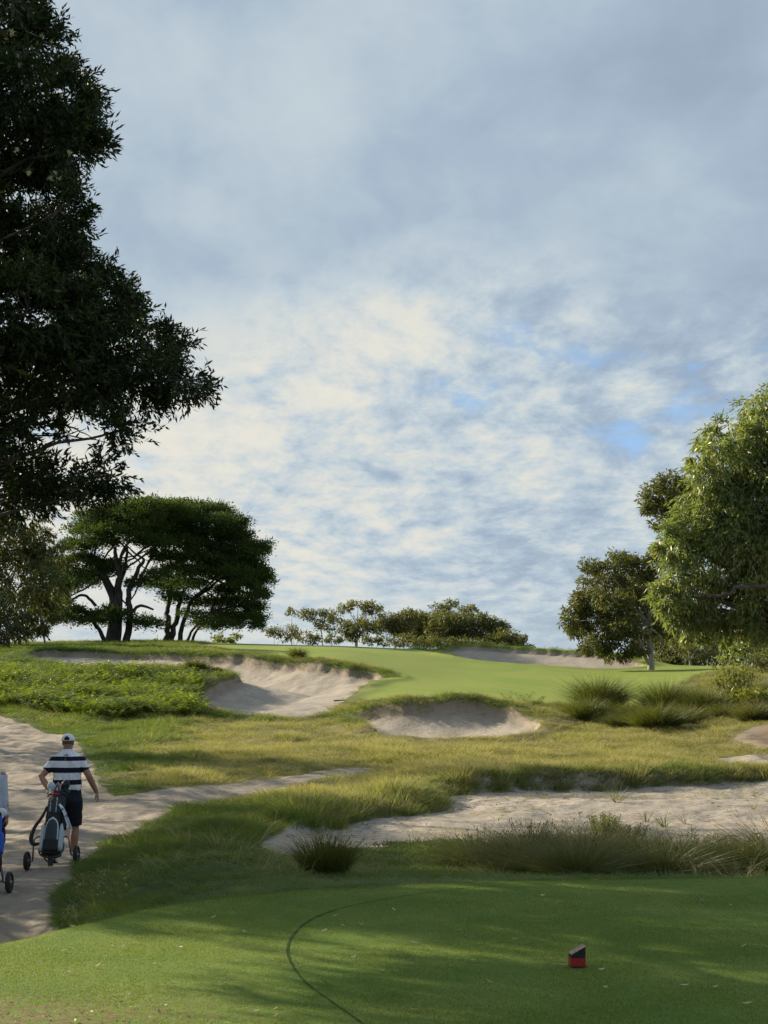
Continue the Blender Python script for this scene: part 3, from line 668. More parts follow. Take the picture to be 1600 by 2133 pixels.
def make_tree(name, label, cat, base, limbs, bark, crown_parts, group=None, trunk_name='trunk'):
    """crown_parts: list of (V, F, rnd, mat, partname)"""
    base = np.asarray(base, float)
    root = empty(name, base, label, cat, group)
    if limbs: limb_tubes(limbs, base).build(trunk_name, bark, root)
    for V, Fc, rn, mat, pn in crown_parts:
        mesh_arr(pn, V - base, [Fc], mat, root, smooth=False, attrs={'rnd': rn})
    return root
def crown_from(P, D, L, Wd):
    V, Fc = leaf_quads(P, D, L, Wd); return V, Fc, np.repeat(R.uniform(0, 1, len(P)), 4)
def cat_leaves(parts):
    return [np.concatenate(q) for q in zip(*parts)]
def branch_to(a, b, r0, r1, sag=.12):
    a = np.asarray(a, float); b = np.asarray(b, float); m = (a + b) / 2 + np.array([0, 0, np.linalg.norm(b - a) * sag]); return ([a, m, b], r0, r1)

# dark tree at the left edge, close to the tee
def foreground_tree():
    global R
    R = np.random.default_rng(41)
    Yt = 13.5
    blobs = [(0,30,110,75),(85,100,70,62),(60,190,130,75),(150,190,50,60),(30,290,150,75),(160,300,62,38),(60,390,120,70),(120,440,58,45),(20,525,160,62),
             (120,575,110,50),(200,620,95,50),(60,650,180,90),(258,645,50,32),(200,725,130,60),(325,735,60,38),(385,792,44,24),(300,790,85,38),(120,772,170,52),
             (0,855,70,46),(60,880,50,22),(110,830,90,18),(200,800,110,40),(255,897,44,22),(10,968,100,36),(90,1000,80,30),(232,990,48,24),(50,1030,90,28),(160,1030,52,22),(0,1050,60,16)]
    far = [(-170,120,150,190),(-170,420,160,190),(-190,760,180,190),(-190,990,170,130),(-450,500,240,330),(-420,900,220,220),(-420,100,220,250),(-150,-150,230,170),(-480,-250,260,200),
           (-760,300,240,380),(-760,800,240,260),(-1050,500,220,330),(-80,-330,140,120),(-330,-480,260,150)]
    parts = []; limbs = []; trunk = np.array([px(-330, Yt + .6), Yt + .6, 0]); trunk[2] = Hs(*trunk[:2]) - .1
    fork = trunk + np.array([.15, -.2, 3.0]); top = at(-300, -300, Yt + .4)
    limbs.append(([trunk, (trunk + fork) / 2 + [.1, 0, 0], fork, (fork + top) / 2 + [.2, .1, 0], top], .30, .05))
    fl = []
    for i, (u, v, ru, rv) in enumerate(blobs):
        Y = Yt + R.uniform(-1.3, 1.0); c = at(u, v, Y); s = Y / F
        rad = np.array([ru * s, max(.35, .9 * ru * s), rv * s])
        k = max(7, int(ru * rv / 165)); C, O = clump_points(c, rad * .84, k, .35)
        O = unit(O + np.array([.5, -.1, .25]))
        parts.append(twig_leaves(C, O, np.full(k, .175), 12, 12, .068, .021, droop=.12, spread=.75))
        st = trunk + (top - trunk) * np.clip((c[2] - trunk[2]) / (top[2] - trunk[2]) - .07, .1, .95)
        limbs.append(branch_to(st, c, .045, .008, .05))
        for q in range(min(k, 7)): limbs.append(branch_to(c, C[q], .010, .003, .05))
        for q in range(2): fl.append((C[q % k], O[q % k]))
    # bare twigs in the gap under the long limb
    for (u0, v0, u1, v1) in ((60,905,235,925),(120,880,200,915),(150,845,240,890),(90,930,180,892),(110,915,160,860)):
        limbs.append(branch_to(at(u0, v0, Yt - .2), at(u1, v1, Yt - .3), .010, .003, .03))
    n_vis = sum(len(p[0]) for p in parts)
    for (u, v, ru, rv) in far:
        Y = Yt + R.uniform(-1.6, 1.2); c = at(u, v, Y); s = Y / F; rad = np.array([ru * s, 1.3, rv * s])
        k = int(ru * rv / 700) + 6; C, O = clump_points(c, rad * .9, k, .3)
        parts.append(twig_leaves(C, O, np.full(k, .36), 7, 9, .12, .04, droop=.2, spread=1.0))
        st = trunk + (top - trunk) * np.clip((c[2] - trunk[2]) / (top[2] - trunk[2]) - .07, .1, .95); limbs.append(branch_to(st, c, .06, .012, .05))
    # wide back of the crown, beyond the frame
    for _ in range(6):
        c = trunk + np.array([R.uniform(-5.5, -1.0), R.uniform(-2.5, 3.8), R.uniform(2.6, 10)]); rad = np.array([1.4, 1.3, 1.0])
        C, O = clump_points(c, rad, 26, .4); parts.append(twig_leaves(C, O, np.full(26, .4), 6, 8, .13, .05, droop=.2, spread=1.0))
        st = trunk + (top - trunk) * np.clip((c[2] - trunk[2]) / (top[2] - trunk[2]) - .1, .1, .9); limbs.append(branch_to(st, c, .07, .02, .05))
    P, D, L, Wd = cat_leaves(parts)
    cr = crown_from(P, D, L, Wd)
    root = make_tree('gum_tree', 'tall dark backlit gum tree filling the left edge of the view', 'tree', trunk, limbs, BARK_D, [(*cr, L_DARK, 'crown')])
    # cream flower heads among the leaves
    sel = [fl[j] for j in (2, 4, 5, 8, 9, 10, 12, 13)] + [(at(u, v, Yt - 1.2), np.array([0, -1, 0.2])) for u, v in ((110,383),(128,385),(118,372),(65,372),(40,325),(150,330),(45,130),(30,80))]
    Pp, Dd = [], []
    for c, o in sel:
        d = unit(R.normal(0, 1, (40, 3)) + np.array([0, -.5, 0])); Pp.append(c + o * .08 + np.zeros((40, 3))); Dd.append(d)
    Pp = np.concatenate(Pp); Dd = np.concatenate(Dd); nn = len(Pp)
    V, Fc, rn = crown_from(Pp, Dd, np.full(nn, .038) * R.uniform(.6, 1.1, nn), np.full(nn, .007))
    mesh_arr('blossom', V - trunk, [Fc], FLOWER, root, smooth=False, attrs={'rnd': rn})
    print('foreground leaves', len(P), 'in view', n_vis)
foreground_tree()

def shade_tree(x, y, h, r, seed, label):
    """gum tree just outside the left edge whose shade falls on the path"""
    base = np.array([x, y, Hs(x, y) - .1]); limbs = [([base, base + [.2, .1, h * .4], base + [.1, -.2, h * .95]], .28, .05)]; parts = []
    for i in range(26):
        a = R.uniform(0, 6.28); q = math.sqrt(R.uniform(0, 1)) * r; z = h * R.uniform(.28, 1.0); q *= 1.1 - .5 * (z / h)
        c = base + np.array([q * math.cos(a), q * math.sin(a), z]); limbs.append(branch_to(base + [.1, 0, z * .72], c, .07, .02, .05))
        C, O = clump_points(c, np.array([1.1, 1.1, .7]), 22, .4); parts.append(twig_leaves(C, O, np.full(22, .42), 6, 8, .15, .055, droop=.3, spread=1.0))
    P, D, L, Wd = cat_leaves(parts)
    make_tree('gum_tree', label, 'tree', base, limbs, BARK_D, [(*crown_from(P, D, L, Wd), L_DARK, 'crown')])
shade_tree(-14.0, 25.5, 12, 4.6, 1, 'gum tree beside the sandy path, past the left edge')
shade_tree(-18.5, 33.5, 13, 4.8, 3, 'tall gum tree in the row left of the sandy path, past the edge')
shade_tree(-23.0, 43.0, 13, 5.0, 4, 'farthest gum tree in the row left of the sandy path')
shade_tree(-12.8, 19.5, 8, 2.6, 5, 'low gum tree beside the path just past the left edge')
shade_tree(-23.0, 53.0, 13, 4.8, 6, 'gum tree where the sandy path bends out of view')
shade_tree(-10.2, 20.5, 9.5, 3.2, 2, 'second gum tree by the path, past the left edge nearer the tee')

# flat-layered cypresses on the crest
def cypress(label, trunks, limbs_px, pads, Y, seed):
    s = Y / F; base = at(*trunks[0][0], Y); base[2] = Hs(base[0], Y) - .2
    limbs = []
    for pts, w0, w1 in limbs_px:
        P = [at(u, v, Y + R.uniform(-1.2, 1.2)) for u, v in pts]
        if pts[0][1] > 1325: P[0] = np.array([P[0][0], Y, Hs(P[0][0], Y) - .3])
        limbs.append((P, w0 * s / 2, w1 * s / 2))
    parts = []
    for (u, v, ru, rv) in pads:
        for k in range(3):
            Yp = Y + R.uniform(-5.5, 5.5) * (1 if k else .3); c = at(u + R.normal(0, 8), v + R.normal(0, 3), Yp)
            rad = np.array([ru * s * R.uniform(.75, 1.1), ru * s * R.uniform(.7, 1.0) + .6, rv * s])
            n = int(90 + ru * rv * 1.35); d = unit(R.normal(0, 1, (n, 3))); d[:, 2] = np.where(R.uniform(0, 1, n) < .75, np.abs(d[:, 2]), d[:, 2])
            q = R.uniform(.25, 1, n) ** .6
            lump = 1 + .28 * np.sin(d[:, 0] * 7 + u) * np.cos(d[:, 1] * 6 + v)
            P = c + d * (q * lump)[:, None] * rad + R.normal(0, .22, (n, 3)) * np.array([1, 1, .8])
            P[:, 2] += .35 * np.sin(P[:, 0] * 1.9 + u) * np.cos(P[:, 1] * 1.3)
            D = unit(d * np.array([1, 1, .35]) * .9 + R.normal(0, .45, (n, 3)) + np.array([0, 0, .35]))
            parts.append((P, D, R.uniform(.20, .50, n), R.uniform(.08, .17, n)))
            if k == 0 and limbs_px: 
                st = limbs[R.integers(0, len(limbs))][0][-1]
                if np.linalg.norm(st - c) < 9: limbs.append(branch_to(st, c - [0, 0, rv * s * .6], .14, .05, -.05))
    P, D, L, Wd = cat_leaves(parts)
    make_tree('cypress_tree', label, 'tree', base, limbs, BARK_C, [(*crown_from(P, D, L, Wd), L_CYP, 'crown')])
    print('cypress', len(P))
cypress('broad dark cypress with a fat forked trunk, left of the pair on the crest', [((237, 1340),)], [
    ([(238,1342),(240,1290),(238,1250),(215,1200),(195,1160)], 34, 8), ([(238,1330),(246,1250),(247,1200),(240,1140)], 24, 7), ([(262,1342),(270,1280),(268,1240),(285,1190),(300,1165)], 16, 6),
    ([(225,1335),(205,1310),(190,1290),(180,1275)], 10, 5), ([(268,1285),(290,1262),(320,1270)], 9, 4), ([(245,1230),(262,1180),(265,1140)], 10, 5),
    ([(200,1262),(175,1240),(150,1250),(120,1275)], 7, 3), ([(247,1200),(255,1150),(290,1110)], 9, 4), ([(215,1200),(170,1185),(140,1180)], 8, 3), ([(235,1275),(180,1275),(120,1262)], 7, 3)],
    [(205,1078,46,14),(262,1062,48,13),(318,1054,52,12),(300,1068,50,14),(235,1088,52,15),(300,1082,55,15),(345,1078,48,15),(185,1108,44,14),(245,1108,50,14),(310,1100,52,15),(165,1140,40,13),(215,1134,40,12),
     (300,1122,46,14),(170,1165,40,12),(330,1135,36,13),(225,1180,42,12),(205,1192,36,10),(190,1215,30,9),(160,1200,34,10),(130,1225,38,12),(110,1250,40,13),(95,1275,42,12),(140,1290,34,10),
     (215,1285,44,9),(195,1292,40,9),(250,1282,32,9),(305,1300,38,10),(345,1062,46,13),(375,1064,40,12),(340,1096,46,15),(290,1215,24,10),(160,1275,24,8),(345,1160,36,13),(120,1180,34,14),(330,1205,26,10)], 163.0, 1)
cypress('spreading dark cypress with five leaning trunks, right of the pair on the crest', [((352, 1338),)], [
    ([(346,1338),(350,1295),(352,1255),(372,1190),(390,1150)], 14, 5), ([(360,1338),(368,1285),(380,1240),(410,1180)], 14, 5), ([(372,1338),(384,1290),(400,1250),(450,1205)], 11, 4), ([(386,1338),(402,1312),(440,1275)], 7, 3),
    ([(398,1338),(414,1308),(440,1285)], 7, 3), ([(400,1250),(440,1222),(470,1190)], 8, 3), ([(352,1255),(345,1205),(335,1160)], 7, 3), ([(410,1180),(440,1140),(470,1110)], 7, 3), ([(440,1275),(490,1262),(530,1268)], 6, 3)],
    [(395,1058,50,13),(440,1066,46,13),(480,1080,36,12),(385,1078,50,14),(430,1088,52,15),(480,1098,40,14),(500,1112,24,10),(395,1108,50,15),(450,1118,50,15),(490,1128,42,12),(520,1140,30,12),(375,1132,44,14),
     (430,1145,48,15),(490,1152,46,14),(528,1158,26,12),(400,1165,46,14),(460,1172,50,15),(515,1180,38,13),(535,1195,20,12),(370,1190,40,13),(425,1195,50,15),(485,1200,50,15),(530,1212,24,12),(345,1222,34,12),
     (400,1218,44,12),(505,1222,42,13),(360,1245,28,10),(470,1235,34,12),(520,1242,24,10),(440,1262,46,12),(490,1258,44,12),(525,1268,28,10),(400,1285,18,7),(460,1285,48,12),(510,1288,40,11),(540,1286,14,9),(480,1302,36,9),(430,1300,34,9),(362,1062,44,13),(352,1084,46,14),(345,1108,44,14),(550,1200,14,12),(546,1142,14,10),(548,1240,12,10),(535,1306,16,7)], 168.0, 2)

def gum(name, label, Y, base_px, blobs, mat, bark, trunk_w, leaf=(.35, .12), dens=1.0, group=None, depth=.9, droop=.45, extra=(), clump=.5, sub=9, hang=False, cat='tree', bare_v=None, tl=.25):
    """general gum tree: blobs are (u, v, ru, rv) in photo pixels at distance Y, given real depth"""
    s = Y / F; bx = px(base_px[0], Y); bz = Hs(bx, Y); base = np.array([bx, Y, bz - .2])
    limbs = []; parts = []; cs = []
    top = min(b[1] for b in blobs); fk_v = base_px[1] if base_px[1] < 5000 else None
    for (u, v, ru, rv) in blobs:
        jr = .12 * min(ru, rv); u += R.normal(0, jr); v += R.normal(0, jr); dY = R.uniform(-1, 1) * depth * 55 * s; c = at(u, v, Y + dY); cs.append(c)
        rad = np.array([ru * s, max(ru, rv) * s * .9, rv * s])
        k = max(4, int(ru * rv / 60 * dens)); C, O = clump_points(c, rad * .85, k, .45); C = C + R.normal(0, .14, C.shape) * rad
        rc = np.full(k, clump * min(ru, rv) * s + .05) * R.uniform(.7, 1.2, k)
        if hang: parts.append(twig_leaves(C, unit(O + [0, 0, -.15]), rc, sub, 9, leaf[0], leaf[1], droop=droop, spread=.85))
        else:
            n = k * sub * 4; Cc = np.repeat(C, sub * 4, 0); r2 = np.repeat(rc, sub * 4); d = unit(R.normal(0, 1, (n, 3)))
            P = Cc + d * (r2 * R.uniform(.2, 1, n) ** .6)[:, None] * np.array([1, 1, .75])
            D = unit(d * .7 + R.normal(0, .5, (n, 3)) + np.array([0, 0, -droop])); parts.append((P, D, leaf[0] * R.uniform(.6, 1.3, n), leaf[1] * R.uniform(.7, 1.2, n)))
    cs = np.array(cs); cen = cs.mean(0)
    if trunk_w:
        h = cen[2] - base[2]; fork = base + np.array([(cen[0] - base[0]) * tl, 0, h * (.45 if bare_v is None else bare_v)])
        limbs.append(([base, (base + fork) / 2 + [R.normal(0, .03) * h, 0, 0], fork], trunk_w * s / 2, trunk_w * s * .36))
        for c in cs:
            mid = fork + (c - fork) * .5 + np.array([0, 0, .08 * np.linalg.norm(c - fork)])
            lw_ = .24 if tl > .1 else .13; limbs.append(([fork - [0, 0, .03 * h * R.uniform(0, 3)], mid, c], trunk_w * s * lw_, trunk_w * s * .05))
    for pts, w0, w1 in extra: limbs.append(([at(u, v, Y - .5 - (1.6 if w0 > 8 else .3)) for u, v in pts], w0 * s / 2, w1 * s / 2))
    P, D, L, Wd = cat_leaves(parts)
    r = make_tree(name, label, cat, base, limbs, bark, [(*crown_from(P, D, L, Wd), mat, 'crown')], group)
    return len(P)
n = 0
# big weeping gum at the right edge
n += gum('gum_tree', 'large weeping gum with bright green hanging leaves at the right edge', 46.0, (1790, 1500),
    [(1592,850,26,24),(1462,936,18,14),(1600,880,60,50),(1560,920,60,40),(1500,915,45,35),(1590,960,80,60),(1500,980,70,55),(1450,950,20,18),(1560,1040,80,60),(1470,1050,50,50),(1440,1095,55,40),(1530,1110,80,60),(1600,1130,70,70),(1420,1140,50,40),
     (1480,1170,70,45),(1400,1190,40,35),(1560,1168,60,26),(1395,1235,38,40),(1450,1235,60,45),(1510,1265,60,40),(1410,1280,40,35),(1460,1290,50,30),(1540,1290,60,30),(1600,1250,50,60),(1385,1265,20,30),(1430,1315,25,22),(1500,1318,30,20),
     (1700,900,110,80),(1690,1000,110,110),(1690,1160,110,90),(1690,1290,110,50),(1800,950,120,150),(1800,1150,120,120),(1680,840,70,40),(1770,820,100,60)],
    L_GUM, BARK_D, 42, leaf=(.21, .050), dens=.62, hang=True, droop=.6, sub=12, clump=.52, depth=1.0,
    extra=[([(1760,1180),(1640,1215),(1560,1220),(1500,1240),(1455,1235)], 12, 4), ([(1640,1215),(1580,1205),(1530,1218),(1500,1212)], 8, 3), ([(1780,1300),(1620,1290),(1560,1250),(1540,1235)], 8, 3), ([(1790,1100),(1640,1030),(1580,1045)], 9, 4)])
n += gum('gum_tree', 'brown tinged gum crown showing between the weeping gum and the sky', 96.0, (1620, 1390),
    [(1395,1005,45,22),(1360,1040,26,26),(1380,1060,36,24),(1415,1030,40,30),(1400,1085,26,18),(1350,1065,14,16),(1440,1060,40,40),(1370,1088,16,12),(1480,1050,40,40)], L_OLIVE, BARK_D, 14, leaf=(.34, .11), dens=1.7, sub=9, bare_v=.6)
n += gum('gum_tree', 'dense olive gum with a straight pale trunk right of the fairway', 118.0, (1356, 1390),
    [(1235,1178,30,16),(1290,1170,36,22),(1310,1160,22,12),(1340,1185,40,24),(1375,1170,34,20),(1250,1210,40,22),(1300,1215,48,28),(1350,1230,44,30),(1225,1240,40,26),(1280,1255,50,28),(1330,1275,44,28),(1380,1240,38,34),
     (1200,1275,32,22),(1240,1290,48,26),(1300,1305,50,26),(1185,1300,18,18),(1215,1315,36,16),(1265,1335,42,18),(1320,1330,36,20),(1380,1300,36,34),(1230,1352,30,14),(1290,1358,44,18),(1330,1355,26,16)],
    L_OLIVE, BARK_P, 15, leaf=(.36, .12), dens=2.1, sub=11, bare_v=.78, tl=.03, extra=[([(1352,1385),(1338,1350),(1330,1325),(1336,1300)], 8, 3), ([(1356,1310),(1372,1322),(1385,1345)], 5, 2)])
for lab, Y, b, bl, mt in [('dark bushy tree at the foot of the pale trunk on its right', 142, (1400, 1392), [(1395,1330,34,36),(1425,1350,32,32),(1385,1370,30,20),(1410,1310,26,20)], L_OLIVE), ('round bushy tree between the pale trunk and the right edge', 146, (1480, 1392), [(1455,1325,34,30),(1495,1340,36,30),(1470,1372,38,18),(1430,1368,28,20),(1480,1305,26,20)], L_FAR),
    ('dark bushy tree at the far right below the weeping gum', 150, (1545, 1392), [(1530,1328,36,34),(1560,1352,36,30),(1605,1345,44,38),(1520,1370,32,18),(1570,1310,30,24)], L_OLIVE)]:
    n += gum('bushy_tree', lab, Y, b, bl, mt, BARK_D, 5, leaf=(.40, .15), dens=2.6, sub=9, depth=.3, clump=.6)
n += gum('gum_tree', 'spindly gum low at the right, under the weeping branches', 138.0, (1440, 1392),
    [(1425,1330,34,26),(1465,1345,36,24),(1400,1350,30,28),(1440,1368,40,18),(1490,1362,26,20),(1380,1370,24,18)], L_FAR, BARK_P, 6, leaf=(.36, .12), dens=1.1, sub=6)
n += gum('gum_tree', 'open green gum at the far right above the grassy bank', 128.0, (1570, 1392),
    [(1570,1315,46,20),(1540,1350,36,22),(1590,1355,36,24),(1620,1330,40,30),(1565,1378,40,14),(1510,1378,26,14),(1650,1370,40,20)], L_GUM, BARK_P, 6, leaf=(.36, .12), dens=1.0, sub=6)
# left, behind the dark tree
n += gum('gum_tree', 'soft green gum behind the dark tree at the left edge', 128.0, (-30, 1345),
    [(30,1090,60,26),(70,1120,40,30),(110,1150,36,34),(95,1210,42,34),(40,1160,46,34),(20,1220,40,34),(118,1245,24,30),(70,1265,40,28),(-30,1130,50,60),(-40,1240,50,50),(100,1295,26,20),(60,1305,36,22),(10,1300,40,30)], L_OLIVE, BARK_D, 9, leaf=(.42, .14), dens=.9, sub=9, hang=True, droop=.6, clump=.7)
n += gum('bushy_tree', 'dense dark bushy tree low at the left edge on the crest', 112.0, (20, 1345),
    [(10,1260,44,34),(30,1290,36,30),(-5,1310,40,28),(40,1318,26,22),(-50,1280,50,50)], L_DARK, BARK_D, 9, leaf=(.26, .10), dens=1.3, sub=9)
n += gum('gum_tree', 'pale gum far beyond the crest at the left edge', 130.0, (95, 1345),
    [(60,1130,30,16),(20,1120,30,16),(110,1290,24,14),(75,1300,26,16)], L_FAR, BARK_P, 5, leaf=(.36, .12), dens=.6, sub=6)
# row of gums beyond the green
FG = 'gums in the row beyond the green'
rows = [
 ('slender gum with one small tuft, leftmost of the far row', 240, (606,1345), [(610,1281,13,6)], 2.6, .9),
 ('thin gum with two round tufts left in the far row', 236, (672,1345), [(642,1288,18,11),(678,1289,13,10),(664,1302,18,7)], 3, .9),
 ('leaning thin gum with a drooping tuft in the far row', 232, (690,1345), [(698,1298,15,9),(684,1310,10,5)], 2.6, .9),
 ('umbrella crowned gum, tallest at the left of the far row', 238, (742,1345), [(722,1275,16,8),(748,1264,20,8),(775,1272,22,10),(765,1285,14,6)], 4, .9),
 ('gum with a broad lower crown beneath the umbrella gum', 228, (745,1345), [(722,1312,20,10),(758,1308,28,12),(740,1322,18,9)], 4, 1.0),
 ('brownish dense gum left of the middle of the far clump', 234, (820,1348), [(812,1290,26,12),(800,1310,22,12),(832,1308,26,16),(850,1282,16,10)], 4, 1.2),
 ('rounded gum in the centre of the far clump', 240, (872,1350), [(868,1290,30,14),(890,1300,30,16),(862,1318,30,16),(895,1326,26,14)], 4, 1.2),
 ('high topped gum with a flat tuft above the far clump', 246, (936,1350), [(918,1268,16,7),(938,1263,14,8),(930,1282,22,8)], 4, 1.0),
 ('spreading gum below the flat tuft in the far clump', 236, (938,1352), [(930,1296,32,14),(960,1302,30,16),(925,1318,34,16),(965,1326,30,14)], 5, 1.3),
 ('gum with a lone round tuft right of the flat topped one', 242, (975,1352), [(972,1274,18,9),(982,1290,14,10)], 4, 1.0),
 ('gum with a pale fork on the right of the far clump', 234, (1012,1354), [(1008,1300,20,14),(1030,1302,22,12),(1048,1310,14,12),(1015,1326,30,14)], 4, 1.2),
 ('low bushy gum near the right end of the far clump', 230, (1052,1356), [(1045,1334,28,14),(1070,1338,20,12),(1020,1344,24,10)], 4, 1.2),
 ('small thin gum at the right end of the far row', 226, (1098,1360), [(1090,1336,10,8),(1102,1350,12,8),(1078,1348,12,8)], 2.5, 1.1)]
rows = [(a, Y, b, [(u, v - (2 if v > 1300 else 9 if b[0] < 800 else 4), ru * 1.25, rv * (1.3 if v > 1295 else 1.1)) for u, v, ru, rv in bl], tw, dn) for a, Y, b, bl, tw, dn in rows]
for lab, Y, b, bl, tw, dn in rows:
    n += gum('gum_tree', lab, Y, b, bl, L_FAR, BARK_P, tw, leaf=(.44, .19), dens=4.2 * dn, sub=9, group=FG, depth=.25, droop=.3, clump=.62, bare_v=.7)
u_ok = lambda b: b[0] > 800
for lab, Y, b, bl, mt in [('low round bush just right of the cypress on the skyline', 205, (465,1342), [(455,1330,18,9),(485,1328,16,10),(470,1336,24,6)], L_SHRUB),
    ('dark green bush left of the far gums', 215, (570,1342), [(568,1320,20,13),(590,1326,14,10)], L_OLIVE), ('brown bush under the slender gum', 218, (612,1342), [(610,1318,18,14),(628,1324,12,10)], L_FAR),
    ('dark bush under the two tuft gum', 214, (648,1343), [(645,1326,24,11),(660,1330,12,8)], L_OLIVE), ('olive bush under the leaning gum', 217, (700,1344), [(692,1330,24,9),(712,1334,14,7)], L_FAR),
    ('green bush at the foot of the broad gum', 212, (775,1346), [(770,1334,24,9),(800,1336,20,9)], L_OLIVE), ('long low bush under the middle gums', 216, (860,1350), [(840,1340,34,8),(890,1342,34,8),(930,1345,30,8)], L_OLIVE),
    ('low bush under the gums at the right of the clump', 216, (990,1354), [(980,1346,34,9),(1030,1352,30,8)], L_OLIVE), ('pale low bush between the cypress trunks and the green', 200, (325,1341), [(318,1334,18,6),(335,1336,12,5)], L_SHRUB)]:
    bl = [(u, v - 5, ru * 1.3, rv * 1.6) for u, v, ru, rv in bl] if u_ok(b) else bl
    n += gum('bush', lab, Y, b, bl, mt, BARK_D, 2, leaf=(.40, .17), dens=3.4, sub=8, depth=.25, clump=.6, group='bushes on the skyline', cat='bush')
print('gum leaves', n)
# ---------------------------------------------------------------- tussocks, sedges, ferns, shrubs
def tussock(label, u, Y, h, rad, n, mat, lean=1.0, droop=.55, w=.008, name='grass_tussock', cat='tussock', group=None, heads=0):
    g = ground_at(u, Y); root = empty(name, g, label, cat, group)
    if cat == 'tussock': n = int(n * 3.4); w *= .72; droop *= .85; lean *= R.uniform(.42, .62); h *= 1.05; rad *= .8
    if cat == 'sedge': n = int(n * 1.25); h *= 1.45 * R.uniform(.72, 1.15); u += R.normal(0, 14); Y += R.normal(0, .35); g = ground_at(u, Y); root.location = g; lean *= R.uniform(.8, 1.3); n = int(n * 2.0); rad *= 1.15; heads = int(heads * .7)
    clump_mesh('leaves', n, rad * .45, h, w, lean, mat, link=True, droop=droop, parent=root, hvar=.55 if cat == 'tussock' else .6, dome=.36 if cat == 'tussock' else .2)
    if heads:
        A = Acc(); B = Acc()
        for _ in range(heads):
            a = R.uniform(0, 6.28); d = unit(np.array([math.cos(a) * .45, math.sin(a) * .45, 1.0])); L = h * R.uniform(.75, 1.1)
            p0 = np.array([R.normal(0, rad * .25), R.normal(0, rad * .25), 0]); A.tube([p0, p0 + d * L * .5, p0 + d * L + [0, 0, -.02]], [.003, .0025, .002], 4)
            B.ell(p0 + d * L, .006, .006, .016, 5, 4)
        setp(A.build('seed_stems', G_SEDGE, root, attrs={'t': np.full(A.n, .6), 'rnd': np.full(A.n, .5)}), kind='stuff'); setp(B.build('seed_heads', SEEDH, root), kind='stuff')
    return root
SEEDH = simple_mat('seed_head_brown', (.035, .024, .018), .9, scale=60, var=.3)
tussock('big dark green tussock, leftmost of the clumps below the fairway', 1252, 63.5, 1.55, 1.3, 1100, G_TUSS, w=.022)
tussock('yellowish tussock leaning out below the leftmost big tussock', 1222, 60.0, 1.1, 1.1, 800, G_TUSS, w=.02)
tussock('tall tussock in the middle of the clumps below the fairway', 1388, 62.5, 1.55, 1.2, 1100, G_TUSS, w=.022)
tussock('dark rounded tussock at the right of the clumps', 1466, 61.5, 1.35, .95, 1000, G_TUSS, w=.02)
tussock('wide pale tipped tussock in front of the middle clump', 1368, 57.0, 1.15, 1.5, 1100, G_TUSS, w=.02, lean=1.2)
tussock('small tussock between the two large dark clumps', 1310, 60.5, .8, 1.0, 500, G_TUSS, w=.02)
tussock('low straggly tussock at the foot of the leftmost big tussock', 1288, 58.5, .75, 1.1, 420, G_SEDGE, w=.02, lean=1.3)
tussock('straggly brown tussock filling the gap before the dark rounded one', 1432, 58.8, .8, 1.1, 420, G_SEDGE, w=.02, lean=1.3)
tussock('low green tussock at the right foot of the dark rounded one', 1506, 59.5, .7, 1.2, 420, G_TUSS, w=.02, lean=1.2)
tussock('brownish arching tussock beside the soil track at the right', 1572, 56.0, .85, 1.2, 900, G_SEDGE, w=.02, lean=1.4)
tussock('yellow green tussock on the bank above the soil track', 1600, 62.0, 1.2, 1.3, 800, G_TUSS, w=.02)
tussock('pale spiky tussock at the end of the fern bed above the bunker', 408, 83.5, .85, .8, 800, G_TUSS, w=.03, lean=.8)
tussock('low green tussock on the knob at the bunker edge', 446, 83.5, .42, 1.0, 700, G_TUSS, w=.03)
tussock('small dark tuft on the lip of the large bunker', 620, 97.5, .8, .7, 250, G_TUSS, w=.035)
tussock('round dark rush clump between the tee and the sandy waste', 680, 16.8, .47, .42, 2600, G_TUSS, w=.005, lean=.5, droop=.25, name='rush_clump', cat='rush', heads=30)
tussock('little dark tuft beside the tee edge near the leaf litter', 248, 11.9, .26, .26, 500, G_TUSS, w=.005, name='rush_clump', cat='rush')
SG = 'sedges along the near side of the sand'
for lab, u, Y, h, r, n, mt, hd in [
    ('dark sedge with black seed heads standing apart at the left of the row', 1003, 18.6, .42, .30, 800, G_SEDGE, 60),
    ('sedge with many seed heads, second from the left of the row', 1085, 18.0, .44, .36, 900, G_SEDGE, 60),
    ('tall sedge, third from the left of the row', 1150, 18.6, .50, .36, 900, G_SEDGE, 40),
    ('brown and grey sedge in front of the third sedge', 1120, 17.0, .34, .36, 800, G_SEDGE, 10),
    ('thick sedge below the yellow green shrub on the sand', 1215, 18.4, .50, .40, 1000, G_SEDGE, 25),
    ('straw flecked sedge in front of the thick one', 1200, 16.8, .36, .38, 800, G_SEDGE, 5),
    ('green sedge left of the leafy sprigs', 1290, 17.6, .46, .40, 1000, G_TUSS, 8),
    ('low sedge in front of the leafy sprigs', 1360, 16.8, .38, .42, 900, G_SEDGE, 8),
    ('sedge around the foot of the tall leafy sprig', 1420, 17.8, .42, .40, 900, G_TUSS, 8),
    ('broad olive sedge right of the tall leafy sprig', 1490, 17.4, .44, .42, 1000, G_SEDGE, 5),
    ('grey green sedge second from the right edge', 1550, 17.0, .42, .40, 900, G_TUSS, 4),
    ('sedge cut by the right edge of the view', 1612, 17.6, .46, .42, 900, G_SEDGE, 4)]:
    tussock(lab, u, Y, h, r, n, mt, lean=.8, droop=.45, w=.0055, name='sedge_clump', cat='sedge', group=SG, heads=hd)
